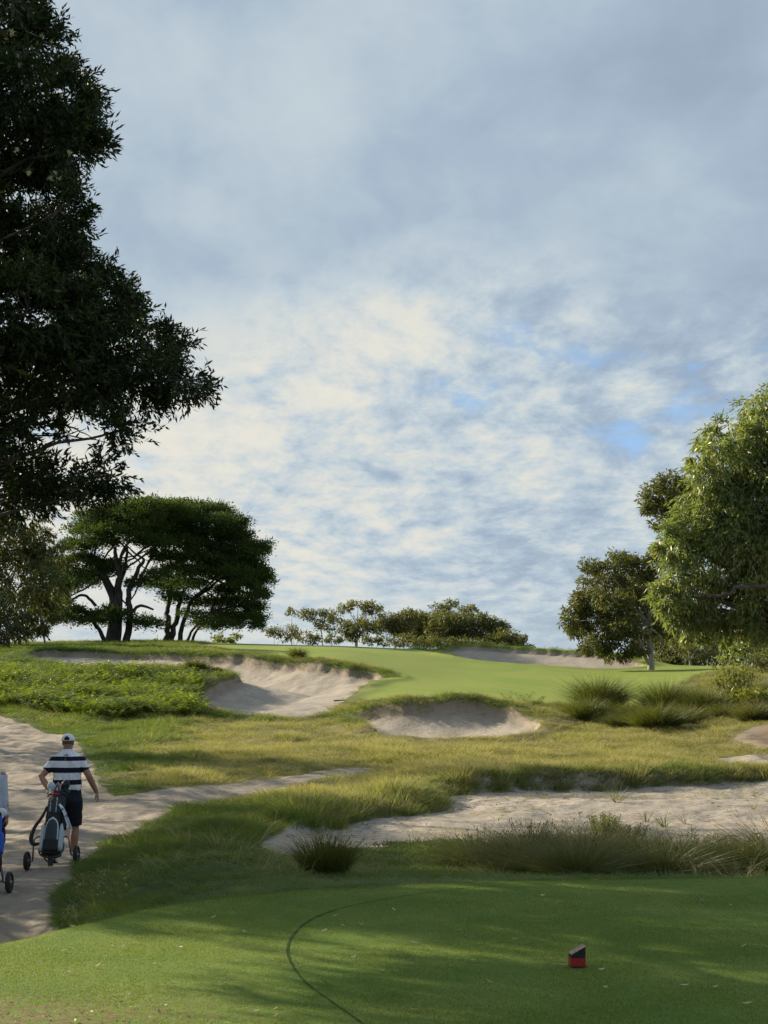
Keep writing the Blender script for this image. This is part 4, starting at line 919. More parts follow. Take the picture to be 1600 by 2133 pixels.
for lab, u, Y, h, n in [('upright seedling tuft near the top of the waste sand', 1285, 29.5, .42, 26), ('green tuft in the middle of the waste sand', 1384, 26.5, .38, 34), ('thin tuft right of the green one on the sand', 1428, 26.8, .28, 16),
    ('straw tuft left of the green one on the sand', 1346, 27.2, .30, 18), ('small tuft on the sand right of the round rush clump', 862, 23.2, .24, 16), ('small tuft beside the crack in the sand', 928, 23.4, .24, 18),
    ('tiny tuft on the sand at the far right', 1570, 28.5, .26, 14), ('tiny brown tuft near the flat weed patch', 842, 22.6, .16, 12), ('tall dry stem tuft at the foot of the grass lip', 1052, 33.4, .62, 9)]:
    tussock(lab, u, Y, h, .08, n, G_TUSS if n > 15 else G_STRAW, lean=.55, w=.009, droop=.3, name='seedling_tuft', cat='seedling', group='seedling tufts on the waste sand')
def sprig_shrub(label, u, Y, h, nst, spread, mat, ll=.05, lw=.018, name='leafy_shrub', cat='shrub', bark=None, per=16):
    g = ground_at(u, Y); root = empty(name, g, label, cat); A = Acc(); P, D = [], []
    for _ in range(nst):
        a = R.uniform(0, 6.28); q = math.sqrt(R.uniform(0, 1)) * spread; L = h * R.uniform(.55, 1.0)
        p0 = np.array([q * .35 * math.cos(a), q * .35 * math.sin(a), -.02]); p2 = np.array([q * math.cos(a), q * math.sin(a), L]); p1 = (p0 + p2) / 2 + R.normal(0, .05, 3) * h
        S = spline([p0, p1, p2], 6); A.tube(S, np.linspace(.006, .002, len(S)) * max(1, h), 4)
        for k in range(per):
            s = R.uniform(.3, 1) ** .7; p = S[int(s * (len(S) - 1))] + R.normal(0, .03, 3) * h; P.append(p); D.append(unit(R.normal(0, 1, 3) + np.array([0, 0, .5])))
    A.build('stems', bark or BARK_D, root)
    P, D = np.array(P), np.array(D); m = len(P)
    V, Fc, rn = crown_from(P, D, ll * R.uniform(.6, 1.3, m), lw * R.uniform(.7, 1.2, m)); mesh_arr('foliage', V, [Fc], mat, root, smooth=False, attrs={'rnd': rn})
sprig_shrub('tall leafy sprig rising from the sedges against the sand', 1468, 18.6, .66, 8, .22, L_GUM, .045, .02)
for lab, u, Y, h, m_ in [('small leafy sprig between the left sedges', 1048, 18.2, .42, L_OLIVE), ('leafy sprig in front of the third sedge', 1165, 17.2, .36, L_GUM), ('olive leafy sprig in the middle of the sedge row', 1255, 17.4, .50, L_OLIVE),
        ('bright leafy sprig in front of the tall sprig', 1445, 17.0, .36, L_SHRUB), ('olive leafy sprig between the right sedges', 1520, 17.9, .52, L_OLIVE), ('low leafy sprig in front of the right sedges', 1560, 16.6, .34, L_GUM), ('low leafy sprig left of the leaning one', 1330, 17.0, .40, L_SHRUB)]:
    sprig_shrub(lab, u, Y, h, 16, .32, m_, .042, .016, per=20)
sprig_shrub('leafy sprig leaning left above the sedges', 1420, 18.4, .50, 7, .25, L_GUM, .045, .02)
sprig_shrub('leafy sprig at the right edge above the sand', 1590, 18.8, .62, 9, .25, L_SHRUB, .045, .02)
sprig_shrub('yellow green rounded shrub standing on the waste sand', 1262, 23.4, .52, 60, .34, L_SHRUB, .05, .014, per=26)
sprig_shrub('brown fringed low shrub right of the rounded one on the sand', 1310, 22.6, .36, 40, .32, L_OLIVE, .05, .014, per=22)
sprig_shrub('bright yellow green bush on the bank at the right', 1530, 64.0, 2.3, 70, 1.2, L_SHRUB, .17, .06, per=24)
sprig_shrub('paler bush lower on the right bank', 1560, 60.5, 1.2, 60, .9, L_SHRUB, .2, .07, per=26)
sprig_shrub('dark bush at the top of the right bank by the edge', 1605, 78.0, 1.3, 60, 1.4, L_OLIVE, .2, .08, per=26)
def fern_mesh(name, nf, L, link=False, parent=None):
    P, D, Ln, Wd = [], [], [], []
    for f in range(nf):
        a = 6.28 * f / nf + R.normal(0, .3); l = L * R.uniform(.75, 1.15); o = np.array([math.cos(a), math.sin(a), 0]); sd = np.array([-math.sin(a), math.cos(a), 0])
        for k in range(11):
            s = (k + 1) / 11.0; p = o * (l * .72 * s ** 1.25) + np.array([0, 0, l * (1.15 * s - .52 * s ** 2.3)])
            for sg in (-1, 1):
                P.append(p); D.append(unit(sd * sg + o * .45 + np.array([0, 0, -.12 + R.normal(0, .1)]))); Ln.append(l * .40 * (1.02 - s) ** .8 * min(1, s * 4) + .02); Wd.append(l * .062)
    P, D = np.array(P), np.array(D); V, Fc, rn = crown_from(P, D, np.array(Ln), np.array(Wd))
    # pinnae lie flat along the frond
    n = len(P); sv = unit(np.cross(D, np.array([0, 0, 1.0]) + R.normal(0, .25, (n, 3)))) * (np.array(Wd) / 2)[:, None]; m = P + D * (np.array(Ln) * .4)[:, None]
    V = np.stack([P, m + sv, P + D * np.array(Ln)[:, None], m - sv], 1).reshape(-1, 3)
    return mesh_arr(name, V, [Fc], FERN, parent, smooth=False, attrs={'rnd': rn}, link=link)
def ferns():
    poly = np.array([(-90,66),(0,65.5),(60,64.5),(120,62.5),(200,61),(300,61.5),(385,64),(415,69),(422,77),(400,82.5),(330,85),(240,87),(140,88),(0,88),(-120,86)], float)
    q = spline_closed(poly, 4); PW['fern'] = np.stack([px(q[:, 0], q[:, 1]), q[:, 1]], 1)
    n = 6000; x, Y = rnd_pts(n, 60, 89, -150, 440); k = sdist('fern', x, Y) > 0; x, Y = x[k][:1700], Y[k][:1700]; n = len(x)
    P = np.stack([x, Y, terrain(x, Y) - .05], 1); s = R.uniform(.5, 1.1, n) * (.75 + .4 * ss(-.5, .6, fbm(x * .8, Y * .6, 411, 2)))
    scatter('bracken_ferns', P, np.stack([R.normal(0, .15, n), R.normal(0, .15, n), R.uniform(0, 6.28, n)], 1), np.stack([s, s, s], 1), [fern_mesh('fern', 9, 1.1) for _ in range(4)],
            'bed of yellow green bracken ferns left of the large bunker')
ferns()
for lab, u, Y, h in [('small fern at the left end of the fairway edge', 1056, 65.0, .65), ('upright dark fern above the small bunker right end', 1090, 64.6, .85), ('fern pair partner right of the upright dark fern', 1118, 64.2, .8),
                     ('low fern nearest the big tussock on the fairway edge', 1165, 64.0, .5), ('small fern on the fairway edge between the big tussocks', 1330, 66.5, .7)]:
    r = empty('fern_plant', ground_at(u, Y), lab, 'fern', 'ferns on the fairway edge'); fern_mesh('fronds', 8, h, True, r)
o = mesh_arr('flat_weed', *(lambda g, n: (lambda P, D: crown_from(P, D, R.uniform(.03, .07, n), R.uniform(.015, .03, n))[:2])(g + np.stack([R.normal(0, .20, n), R.normal(0, .10, n), R.uniform(0, .03, n)], 1), unit(R.normal(0, 1, (n, 3)) + np.array([0, 0, .4]))))(ground_at(828, 21.9), 420), L_OLIVE, smooth=False, attrs={'rnd': np.repeat(R.uniform(0, 1, 420), 4)})
setp(o, 'dark flat weed patch spread on the sand near the rush clump', kind='stuff')

# ---------------------------------------------------------------- fallen leaves and sticks
DRYLEAF = [leaf_mat('dry_leaf', (.42, .36, .22), (.52, .46, .32), None, .2, .6, .3, nscale=20), leaf_mat('brown_leaf', (.15, .10, .05), (.26, .19, .10), None, .15, .6, .3, nscale=20)]
def curled_leaf(name, L, Wd, curl, mat, link=False):
    s = np.linspace(0, 1, 6); w = Wd * np.sin(math.pi * np.clip(s * .92 + .06, 0, 1)) ** .8 / 2; x = (s - .5) * L; z = curl * L * (2 * s - 1) ** 2 + .004
    V = np.concatenate([np.stack([x, -w, z + w * .4], 1), np.stack([x, 0 * w, z - .001], 1), np.stack([x, w, z + w * .4], 1)]); f = []
    for i in range(5):
        f += [(i, i + 1, 7 + i, 6 + i), (6 + i, 7 + i, 13 + i, 12 + i)]
    return mesh_arr(name, V, [np.array(f)], mat, attrs={'rnd': np.full(18, R.uniform(0, 1))}, link=link)
LEAF_PX = [(375,1977),(255,1977),(320,2013),(202,2018),(676,2050),(736,1997),(753,1931),(697,1913),(676,1943),(715,1934),(796,2025),(1017,2047),(985,2093),(988,2003),(862,1968),(1157,2012),(1174,2013),(1254,2023),(1260,2060),
    (1298,1858),(1375,2102),(1365,1947),(1427,2056),(1490,2060),(1557,2095),(1240,1834),(958,1942),(530,2112),(598,2102),(455,2057),(70,1960),(150,1933),(130,1985),(445,1915),(510,1945),(862,2108),(240,2083),(10,2085),(1550,1975),(575,2122),(140,2030),(1130,1870),(820,1900),(1330,1900),(420,2070),(340,2100),(1075,1960),(1520,1890)]
PROTO = [curled_leaf('fallen_leaf', .050, .016, .12, DRYLEAF[0]), curled_leaf('fallen_leaf', .040, .018, .2, DRYLEAF[0]), curled_leaf('fallen_leaf', .045, .015, .15, DRYLEAF[1]), curled_leaf('fallen_leaf', .034, .014, .25, DRYLEAF[0])]
SPECIAL = {15: 'pale leaf farther left of the tee marker foot', 16: 'pale leaf right against the left side of the tee marker', 17: 'pale leaf just right of the tee marker', 18: 'pale leaf below and right of the tee marker', 5: 'leaf nearest the bulge of the curved line on the tee',
 4: 'leaf beside the curved line low on its inner side', 19: 'leaf by the far edge of the tee above the marker', 25: 'leaf at the tee edge left of the one above the marker', 24: 'pale leaf at the bottom right corner of the tee', 37: 'pale leaf at the bottom left corner of the tee', 38: 'single leaf at the right edge of the tee level with the marker', 41: 'leaf above and left of the marker near the far edge of the tee'}
for i, (u, v) in enumerate(LEAF_PX):
    Y = ZC * F / (v - YH); j = (0, 1, 3, 0, 2, 1, 0, 3)[i % 8]; o = PROTO[j].copy(); o.name = 'fallen_leaf'; COL.objects.link(o)
    o.location = (px(u, Y), Y, Hs(px(u, Y), Y) + .012); o.rotation_euler = (R.normal(0, .2), R.normal(0, .25), R.uniform(-.7, .7) + (3.14 if i % 2 else 0))
    lb = SPECIAL.get(i) or ('small brown curled leaf lying on the tee lawn' if j == 2 else 'small pale dry leaf lying on the tee lawn')
    setp(o, lb, 'leaf', 'fallen leaves on the tee')
o = curled_leaf('fallen_leaf', .07, .045, .3, DRYLEAF[1], True); Y = ZC * F / (1880 - YH); o.location = (px(1456, Y), Y, Hs(px(1456, Y), Y) + .014); o.rotation_euler = (.3, .2, .4)
setp(o, 'largest dark curled leaf lying at the right of the tee', 'leaf', 'fallen leaves on the tee')
n = 1100; Yl = R.uniform(12.3, 18.5, n); ul = 105 + (Yl - 12.3) * 9 + np.abs(R.normal(0, 48, n)); xl = px(ul, Yl); pl = np.stack([xl, Yl, terrain(xl, Yl) + .02 + .06 * R.uniform(0, 1, n) * ss(.2, .8, -np.maximum(sdist('path', xl, Yl), -2))], 1)
Yb = np.abs(R.normal(0, .32, 170)) + 6.55; xb = R.normal(-1.75, .5, 170); pl = np.concatenate([pl, np.stack([xb, Yb, terrain(xb, Yb) + .012], 1)]); n = len(pl)
V, Fc, rn = crown_from(pl, unit(R.normal(0, 1, (n, 3)) * np.array([1, 1, .35])), R.uniform(.03, .07, n) * np.where(pl[:, 1] < 10, .5, 1), R.uniform(.012, .028, n) * np.where(pl[:, 1] < 10, .5, 1))
o = mesh_arr('leaf_litter', V, [Fc], DRYLEAF, smooth=False, attrs={'rnd': rn}); o.data.polygons.foreach_set('material_index', (R.uniform(0, 1, n) < .6).astype(np.int32)); setp(o, 'dry leaf litter at the edge of the sandy path and on the worn tee corner', kind='stuff')
STICK = simple_mat('weathered_stick', (.09, .07, .055), .9, scale=12, var=.4)
for lab, u, Y, pts in [('forked dark stick lying at the front of the large bunker', 676, 70.3, [[(-.65,0,.05),(-.2,.1,.09),(.25,0,.10),(.6,.05,.22)], [(-.2,.1,.09),(.2,.2,.22),(.45,.25,.34)]]), ('dark stick lying on the bunker floor by the right face', 716, 79.3, [[(-.55,0,.06),(0,.1,.10),(.65,.1,.16)]])]:
    r = ground_at(u, Y); A = Acc()
    for p in pts: S = spline(np.array(p), 4); A.tube(S, np.linspace(.05, .025, len(S)), 6)
    o = A.build('stick', STICK); o.location = r; setp(o, lab, 'stick')

# ---------------------------------------------------------------- tee marker
def tee_marker():
    Y = ZC * F / (2012 - YH); x = px(1202, Y); z = Hs(x, Y); root = empty('tee_marker', (x, Y, z), 'wooden tee marker block with slanted top and red band on the lawn', 'tee marker', rz=.07)
    w, hl, hr = .0405, .075, .122
    def zt(a): return hl + (hr - hl) * (a + w) / (2 * w)
    blk = simple_mat('black_paint', (.012, .010, .010), .55, scale=50, var=.4); red = simple_mat('red_paint', (.30, .012, .012), .5, scale=50, var=.25)
    m, t, out = new_mat('sawn_grey_wood'); P = t.new('ShaderNodeTexCoord').outputs['Object']; nn = t.noise(t.vscale(P, (6, 60, 6)), 8, 5, .6)
    b = t.new('ShaderNodeBsdfPrincipled', ins={'Base Color': t.mix(t.sstep(nn, .35, .7), (.30, .23, .18), (.13, .09, .07)), 'Roughness': .85}); t.l.new(b.outputs[0], out.inputs[0])
    A = Acc(); rg = []
    A.add([(-w, -w, -.01), (w, -w, -.01), (w, w, -.01), (-w, w, -.01), (-w, -w, hl), (w, -w, hr), (w, w, hr), (-w, w, hl)], [(0, 3, 2, 1), (4, 5, 6, 7), (0, 1, 5, 4), (1, 2, 6, 5), (2, 3, 7, 6), (3, 0, 4, 7)])
    A.build('post', blk, root, smooth=False)
    e = w + .0012; A = Acc(); ring = lambda zz: [(-e, -e, zz), (e, -e, zz), (e, e, zz), (-e, e, zz)]
    A.rings([ring(.012), ring(.058)], cap=False); A.build('red_band', red, root, smooth=False)
    A = Acc(); q = w + .001; A.add([(-q, -q, hl + .0005), (q, -q, hr + .0005), (q, q, hr + .0005), (-q, q, hl + .0005), (-q, -q, hl + .005), (q, -q, hr + .005), (q, q, hr + .005), (-q, q, hl + .005)], [(0, 3, 2, 1), (4, 5, 6, 7), (0, 1, 5, 4), (1, 2, 6, 5), (2, 3, 7, 6), (3, 0, 4, 7)])
    tp = A.build('slanted_top', m, root, smooth=False)
    for (a, b_, r) in ((-.012, -.01, .004), (.010, .012, .003), (.004, -.02, .0025)): A = Acc(); A.ell((a, b_, zt(a) + .0055), r, r * 1.3, .0012, 8, 4); A.build('nail_hole', blk, tp)
tee_marker()

# ---------------------------------------------------------------- people
def remeshed(A, name, mat, parent, voxel, smooth=3, folds=0):
    o = A.build(name, mat); md = o.modifiers.new('r', 'REMESH'); md.mode = 'VOXEL'; md.voxel_size = voxel; md.use_smooth_shade = True
    ms = o.modifiers.new('s', 'SMOOTH'); ms.iterations = smooth; ms.factor = .5
    bpy.context.view_layer.update(); dg = bpy.context.evaluated_depsgraph_get(); me = bpy.data.meshes.new_from_object(o.evaluated_get(dg))
    me.name = name; o.modifiers.clear(); old = o.data; o.data = me; bpy.data.meshes.remove(old)
    if not me.materials: me.materials.append(mat)
    me.polygons.foreach_set('use_smooth', np.ones(len(me.polygons), bool))
    if folds:
        n = len(me.vertices); co = np.zeros(n * 3, np.float32); me.vertices.foreach_get('co', co); co = co.reshape(-1, 3); nr = np.zeros(n * 3, np.float32); me.vertices.foreach_get('normal', nr); nr = nr.reshape(-1, 3)
        a_ = np.arctan2(co[:, 1], co[:, 0]); q = fbm(a_ * 3.2 + co[:, 2] * 4, co[:, 2] * 5 - a_ * 1.5, 901, 3) + .7 * fbm(a_ * 7 - co[:, 2] * 9, co[:, 2] * 6, 907, 2)
        co = co + nr * (q * folds)[:, None]; me.vertices.foreach_set('co', co.astype(np.float32).ravel()); me.update()
    o.parent = parent; return o
def hand(A, wrist, fwd, nrm, side, curl, size=1.0):
    """palm and five fingers; fwd points to the fingertips, nrm out of the palm, side towards the thumb"""
    fwd = unit(np.asarray(fwd, float)); nrm = np.asarray(nrm, float); nrm = unit(nrm - fwd * nrm.dot(fwd)); side_v = np.cross(fwd, nrm) * side; w = np.asarray(wrist, float); k = size
    for a in (-.026, -.009, .009, .026): A.tube([w + side_v * a * .5, w + fwd * .05 * k + side_v * a * k, w + fwd * .092 * k + side_v * a * 1.05 * k], [.017, .016, .0125], 7, round_ends=True)
    for a, L in ((.030, .070), (.010, .080), (-.010, .074), (-.029, .058)):
        p = w + fwd * .09 * k + side_v * a * 1.05 * k; d = fwd.copy(); ang = 0; pts = [p]
        for s in (.45, .32, .25):
            ang += curl * (.8 if s == .45 else 1.0); d = fwd * math.cos(ang) + nrm * math.sin(ang); p = p + d * L * s * k; pts.append(p)
        A.tube(pts, [.0098, .0092, .0085, .0075], 7, round_ends=True)
    p = w + fwd * .022 * k + side_v * .026 * k; d1 = unit(fwd * .7 + side_v * .75 + nrm * .25); d2 = unit(fwd * .95 + side_v * .1 + nrm * (.3 + curl * .4))
    A.tube([p, p + d1 * .042 * k, p + d1 * .042 * k + d2 * .032 * k, p + d1 * .042 * k + d2 * .058 * k], [.014, .0125, .011, .0085], 7, round_ends=True)
def person(name, label, loc, rz, J, cols, H=1.0, sleeves='short', stripes=None, cap=True):
    """J holds the joints in metres in the person's own frame (facing +Y)"""
    root = empty(name, loc, label, 'person', rz=rz); hx, hy, hz = J['head']
    skin = simple_mat('skin', (.36, .20, .135), .55, scale=30, var=.10, spec=.35)
    B = Acc()
    B.ell((hx, hy, hz), .080, .097, .110, 20, 14); B.ell((hx, hy + .03, hz - .06), .058, .066, .06, 16, 10); B.ell((hx, hy - .035, hz - .03), .066, .06, .075, 16, 10)
    B.ell((hx, hy + .098, hz - .025), .013, .018, .024, 8, 6); B.ell((hx, hy + .088, hz + .012), .045, .012, .010, 10, 6); B.ell((hx, hy + .09, hz - .068), .022, .010, .007, 8, 6)
    for s in (-1, 1): B.ell((hx + s * .078, hy - .008, hz - .022), .010, .020, .032, 8, 7)
    sh = J['sh_l'][2]
    B.tube([(0, -.01, sh - .06), (hx * .5, hy * .5 - .005, sh + .07), (hx, hy - .012, hz - .06)], [.080, .068, .066], 14, round_ends=True)
    tor = J['torso']
    def ell_ring(c, rx, ry, n=24, sq=.8):
        a = np.linspace(0, 2 * math.pi, n, endpoint=False); f = lambda q: np.sign(q) * np.abs(q) ** sq
        return np.stack([c[0] + rx * f(np.cos(a)), c[1] + ry * f(np.sin(a)), np.full(n, c[2])], 1)
    B.rings([ell_ring(c, rx - .018, ry - .018) for c, rx, ry in tor])
    for s, sd in (('l', -1), ('r', 1)):
        S, E, Wr = np.array(J['sh_' + s]), np.array(J['el_' + s]), np.array(J['wr_' + s])
        B.tube([S, S * .5 + E * .5, E, E * .6 + Wr * .4, Wr], [.062, .056, .048, .047, .032], 12, round_ends=True)
        hand(B, Wr, J['hd_' + s][0], J['hd_' + s][1], J['hd_' + s][2], J['hd_' + s][3])
        Hp, K, An = np.array(J['hip_' + s]), np.array(J['kn_' + s]), np.array(J['an_' + s])
        calf = K * .68 + An * .32 + np.array([0, -.022, 0])
        B.tube([Hp, Hp * .5 + K * .5, K, calf, An], [.092, .080, .058, .062, .038], 14, round_ends=True)
        B.ell(An + np.array([0, .05, -.04]), .036, .10, .035, 10, 8)
    remeshed(B, 'body', skin, root, .0075, 3)
    eyem = simple_mat('eye', (.03, .025, .02), .2, scale=10)
    for s in (-1, 1): A = Acc(); A.ell((hx + s * .030, hy + .083, hz - .004), .009, .007, .006, 8, 6); A.build('eye', eyem, root)
    hair = simple_mat('hair', (.13, .075, .05), .8, scale=80, var=.3); A = Acc()
    A.ell((hx, hy - .014, hz - .002), .083, .087, .082, 20, 12); hr = A.build('hair', hair, root)
    # shirt
    A = Acc(); A.rings([ell_ring(c, rx, ry) for c, rx, ry in tor])
    for s in 'lr':
        S, E, Wr = np.array(J['sh_' + s]), np.array(J['el_' + s]), np.array(J['wr_' + s])
        if sleeves == 'short': e = S + (E - S) * .66; A.tube([S * .8 + np.array([0, 0, S[2] * .2]), S, S * .5 + e * .5, e], [.070, .076, .074, .070], 16)
        else: A.tube([S * .8 + np.array([0, 0, S[2] * .2]), S, (S + E) / 2, E, (E + Wr) / 2, Wr - (Wr - E) * .04], [.07, .078, .068, .058, .052, .044], 16)
    shirt = remeshed(A, 'polo_shirt' if sleeves == 'short' else 'long_sleeved_shirt', cols['shirt'], root, .011, 5, .009)
    a = np.linspace(0, 2 * math.pi, 20, endpoint=False); A = Acc(); cz = sh + .115
    A.rings([np.stack([hx * .4 + .084 * np.cos(a), hy * .4 - .01 + .078 * np.sin(a), cz + 0 * a], 1), np.stack([hx * .5 + .074 * np.cos(a), hy * .5 - .008 + .072 * np.sin(a), cz + .045 - .012 * np.sin(a)], 1), np.stack([hx * .5 + .068 * np.cos(a), hy * .5 - .008 + .066 * np.sin(a), cz + .044 - .012 * np.sin(a)], 1)], cap=False)
    A.build('collar', cols['collar'], shirt)
    if stripes:   # small dark emblem under the collar
        A = Acc(); yb = -.148
        for k, (dx, dz) in enumerate(((-.018, 0), (.004, .004), (.018, -.002))): A.ell((dx + .01, J['emblem'][1], J['emblem'][2] + dz), .011, .004, .008 + .003 * (k == 1), 8, 6)
        A.build('emblem', cols['dark'], shirt)
    # shorts
    A = Acc(); A.rings([ell_ring(c, rx, ry) for c, rx, ry in J['pelvis']])
    for s in 'lr':
        Hp, K = np.array(J['hip_' + s]), np.array(J['kn_' + s]); e = Hp + (K - Hp) * .90; A.tube([Hp + np.array([0, 0, .06]), Hp, (Hp + e) / 2, e], [.11, .118, .112, .100], 18)
    remeshed(A, 'shorts', cols['shorts'], root, .012, 4, .009)
    if cap:
        A = Acc(); rg = []
        for ph in np.linspace(0, 1.45, 9): rg.append(np.stack([hx + .096 * math.cos(ph) * np.cos(a), hy - .004 + .110 * math.cos(ph) * np.sin(a), hz + .016 + .104 * math.sin(ph) + 0 * a], 1))
        A.rings(rg); cp = A.build('cap', cols['cap'], root)
        A = Acc(); tt = np.linspace(-1.15, 1.15, 11); i_ = np.stack([hx + .086 * np.sin(tt), hy + .101 * np.cos(tt), hz + .022 + 0 * tt], 1); o_ = np.stack([hx + .085 * np.sin(tt), hy + .101 * np.cos(tt) + .068 * np.cos(tt * 1.25).clip(0), hz + .008 + 0 * tt], 1)
        V = np.concatenate([i_, o_, i_ - [0, 0, .004], o_ - [0, 0, .004]]); f = []
        for k in range(10): f += [(k, k + 1, 12 + k, 11 + k), (22 + k, 33 + k, 34 + k, 23 + k), (11 + k, 12 + k, 34 + k, 33 + k)]
        A.add(V, f); A.build('brim', cols['cap'], cp)
        A = Acc(); tt = np.linspace(-.42, .42, 9); yb = lambda q, e: hy - .1155 * np.cos(q) - e
        top = .026 + .030 * np.cos(tt / .42 * 1.5).clip(0)
        V = np.concatenate([np.stack([hx + .090 * np.sin(tt), yb(tt, .001), hz + .026 + 0 * tt], 1), np.stack([hx + .090 * np.sin(tt), yb(tt, -.006), hz + .028 + top], 1)]); A.add(V, [(k, 9 + k, 10 + k, k + 1) for k in range(8)]); A.build('back_opening', cols['dark'], cp)
        A = Acc(); A.ell((hx, hy, hz + .121), .008, .008, .005, 8, 5); A.build('button', cols['cap'], cp)
    for s in 'lr':
        An = np.array(J['an_' + s]); K = np.array(J['kn_' + s]); d = unit(K - An); pitch = J['foot_' + s]
        A = Acc(); A.tube([An - d * .05, An, An + d * .09, An + d * .155], [.046, .044, .047, .054], 14); A.build('sock', cols['sock'], root)
        c, sn = math.cos(pitch), math.sin(pitch); M = np.array([[1, 0, 0], [0, c, -sn], [0, sn, c]]); A = Acc(); rg = []; b = np.linspace(0, 2 * math.pi, 16, endpoint=False)
        for y, w, z0, z1 in ((-.085, .018, -.070, -.02), (-.075, .034, -.092, .012), (-.03, .042, -.095, .025), (.03, .043, -.095, .012), (.09, .048, -.095, -.022), (.14, .046, -.093, -.040), (.175, .034, -.090, -.052), (.195, .012, -.080, -.062)):
            rg.append(np.stack([w * np.cos(b), y + 0 * b, (z0 + z1) / 2 + (z1 - z0) / 2 * np.sin(b)], 1) @ M.T + An)
        A.rings(rg); shoe = A.build('shoe', cols['shoe'], root); A = Acc(); rg = []
        for y, w in ((-.086, .022), (-.06, .042), (.02, .044), (.09, .050), (.15, .046), (.192, .020)): rg.append(np.array([(-w, y, -.103), (w, y, -.103), (w, y, -.086), (-w, y, -.086)]) @ M.T + An)
        A.rings(rg); A.build('sole', cols['sole'], shoe, smooth=False)
    return root
def stripe_mat():
    m, t, out = new_mat('white_navy_stripes'); O = t.new('ShaderNodeTexCoord').outputs['Object']; sx = t.new('ShaderNodeSeparateXYZ'); t.l.new(O, sx.inputs[0]); z = sx.outputs[2]
    f = 0.0
    for a, b in ((1.483, 1.545), (1.312, 1.388), (1.142, 1.212)):
        k = t.math('MULTIPLY', t.math('GREATER_THAN', z, a), t.math('LESS_THAN', z, b)); f = t.math('ADD', f, k, clamp=True) if f else k
    n = t.noise(O, 9, 4); wh = t.mix(n, (.74, .76, .82), (.84, .85, .90)); col = t.mix(f, wh, (.012, .014, .03))
    bump = t.new('ShaderNodeBump', ins={'Strength': .9, 'Distance': .035}); t.l.new(t.noise(t.vscale(O, (1, 1, .55)), 8, 3, .5, 1.2), bump.inputs['Height'])
    b = t.new('ShaderNodeBsdfPrincipled', ins={'Base Color': col, 'Roughness': .8, 'Specular IOR Level': .2}); t.l.new(bump.outputs[0], b.inputs['Normal']); t.l.new(b.outputs[0], out.inputs[0]); return m
NAVY = simple_mat('navy_cloth', (.010, .012, .024), .85, scale=20, var=.2); WHITE = simple_mat('white_cloth', (.72, .74, .78), .8, scale=25, var=.06); BLK = simple_mat('black_rubber', (.014, .014, .016), .7, scale=60, var=.3)
SHOE = simple_mat('white_shoe', (.62, .62, .62), .5, scale=40, var=.08)
cols1 = dict(shirt=stripe_mat(), collar=WHITE, shorts=NAVY, cap=WHITE, dark=BLK, sock=WHITE, shoe=SHOE, sole=simple_mat('dark_sole', (.05, .05, .05), .8))
MX, MY = px(140, 20.4), 20.4; mz = Hs(MX, MY)
J1 = dict(head=(.012, .02, 1.752), sh_l=(-.180, 0, 1.478), sh_r=(.190, .01, 1.482), el_l=(-.345, -.10, 1.262), wr_l=(-.222, -.215, 1.085), el_r=(.312, -.01, 1.262), wr_r=(.400, .10, 1.028),
          hd_l=((.25, -.75, -.35), (.5, .2, -.8), 1, .75), hd_r=((.22, .25, -1.0), (-.9, .1, -.15), -1, .38),
          hip_l=(-.098, 0, .93), hip_r=(.10, 0, .93), kn_l=(-.125, .02, .50), kn_r=(.085, .16, .52), an_l=(-.145, -.20, .14), an_r=(.058, .20, .105), foot_l=-.42, foot_r=.04,
          torso=[((0, 0, 1.062), .205, .150), ((0, 0, 1.10), .207, .152), ((0, 0, 1.2), .203, .150), ((.002, 0, 1.3), .203, .147), ((.004, -.005, 1.40), .212, .142), ((.005, -.008, 1.47), .212, .134), ((.006, -.008, 1.53), .185, .118), ((.007, -.006, 1.575), .135, .098), ((.008, -.004, 1.61), .092, .084), ((.008, -.004, 1.635), .074, .072)],
          pelvis=[((0, 0, 1.11), .190, .138), ((0, 0, 1.0), .200, .150), ((0, -.01, .90), .205, .158), ((0, -.005, .84), .18, .13)], emblem=(0, -.118, 1.565))
person('person', 'man walking away in striped polo, dark shorts and white cap pulling a trolley', (MX, MY, mz), .03, J1, cols1, stripes=True)
cols2 = dict(shirt=simple_mat('pale_blue_cloth', (.50, .55, .64), .85, scale=18, var=.08), collar=WHITE, shorts=NAVY, cap=WHITE, dark=BLK, sock=WHITE, shoe=SHOE, sole=BLK)
J2 = {k: (tuple(np.array(v) * .93) if isinstance(v, tuple) and not isinstance(v[0], tuple) else v) for k, v in J1.items()}
J2['torso'] = [(tuple(np.array(c) * .93), rx * .95, ry * .95) for c, rx, ry in J1['torso']]; J2['pelvis'] = [(tuple(np.array(c) * .93), rx * .95, ry * .95) for c, rx, ry in J1['pelvis']]
J2.update(sh_r=(.18, 0, 1.385), el_r=(.205, -.02, 1.10), wr_r=(.225, .02, .875), hd_r=((.05, .1, -1), (-1, 0, 0), -1, .5), el_l=(-.30, -.1, 1.17), wr_l=(-.17, -.22, 1.0))
P2Y = 18.15; P2X = px(-24, P2Y)
person('person', 'second golfer at the left edge in a pale long sleeved shirt', (P2X, P2Y, Hs(P2X, P2Y)), 0.0, J2, cols2, sleeves='long')

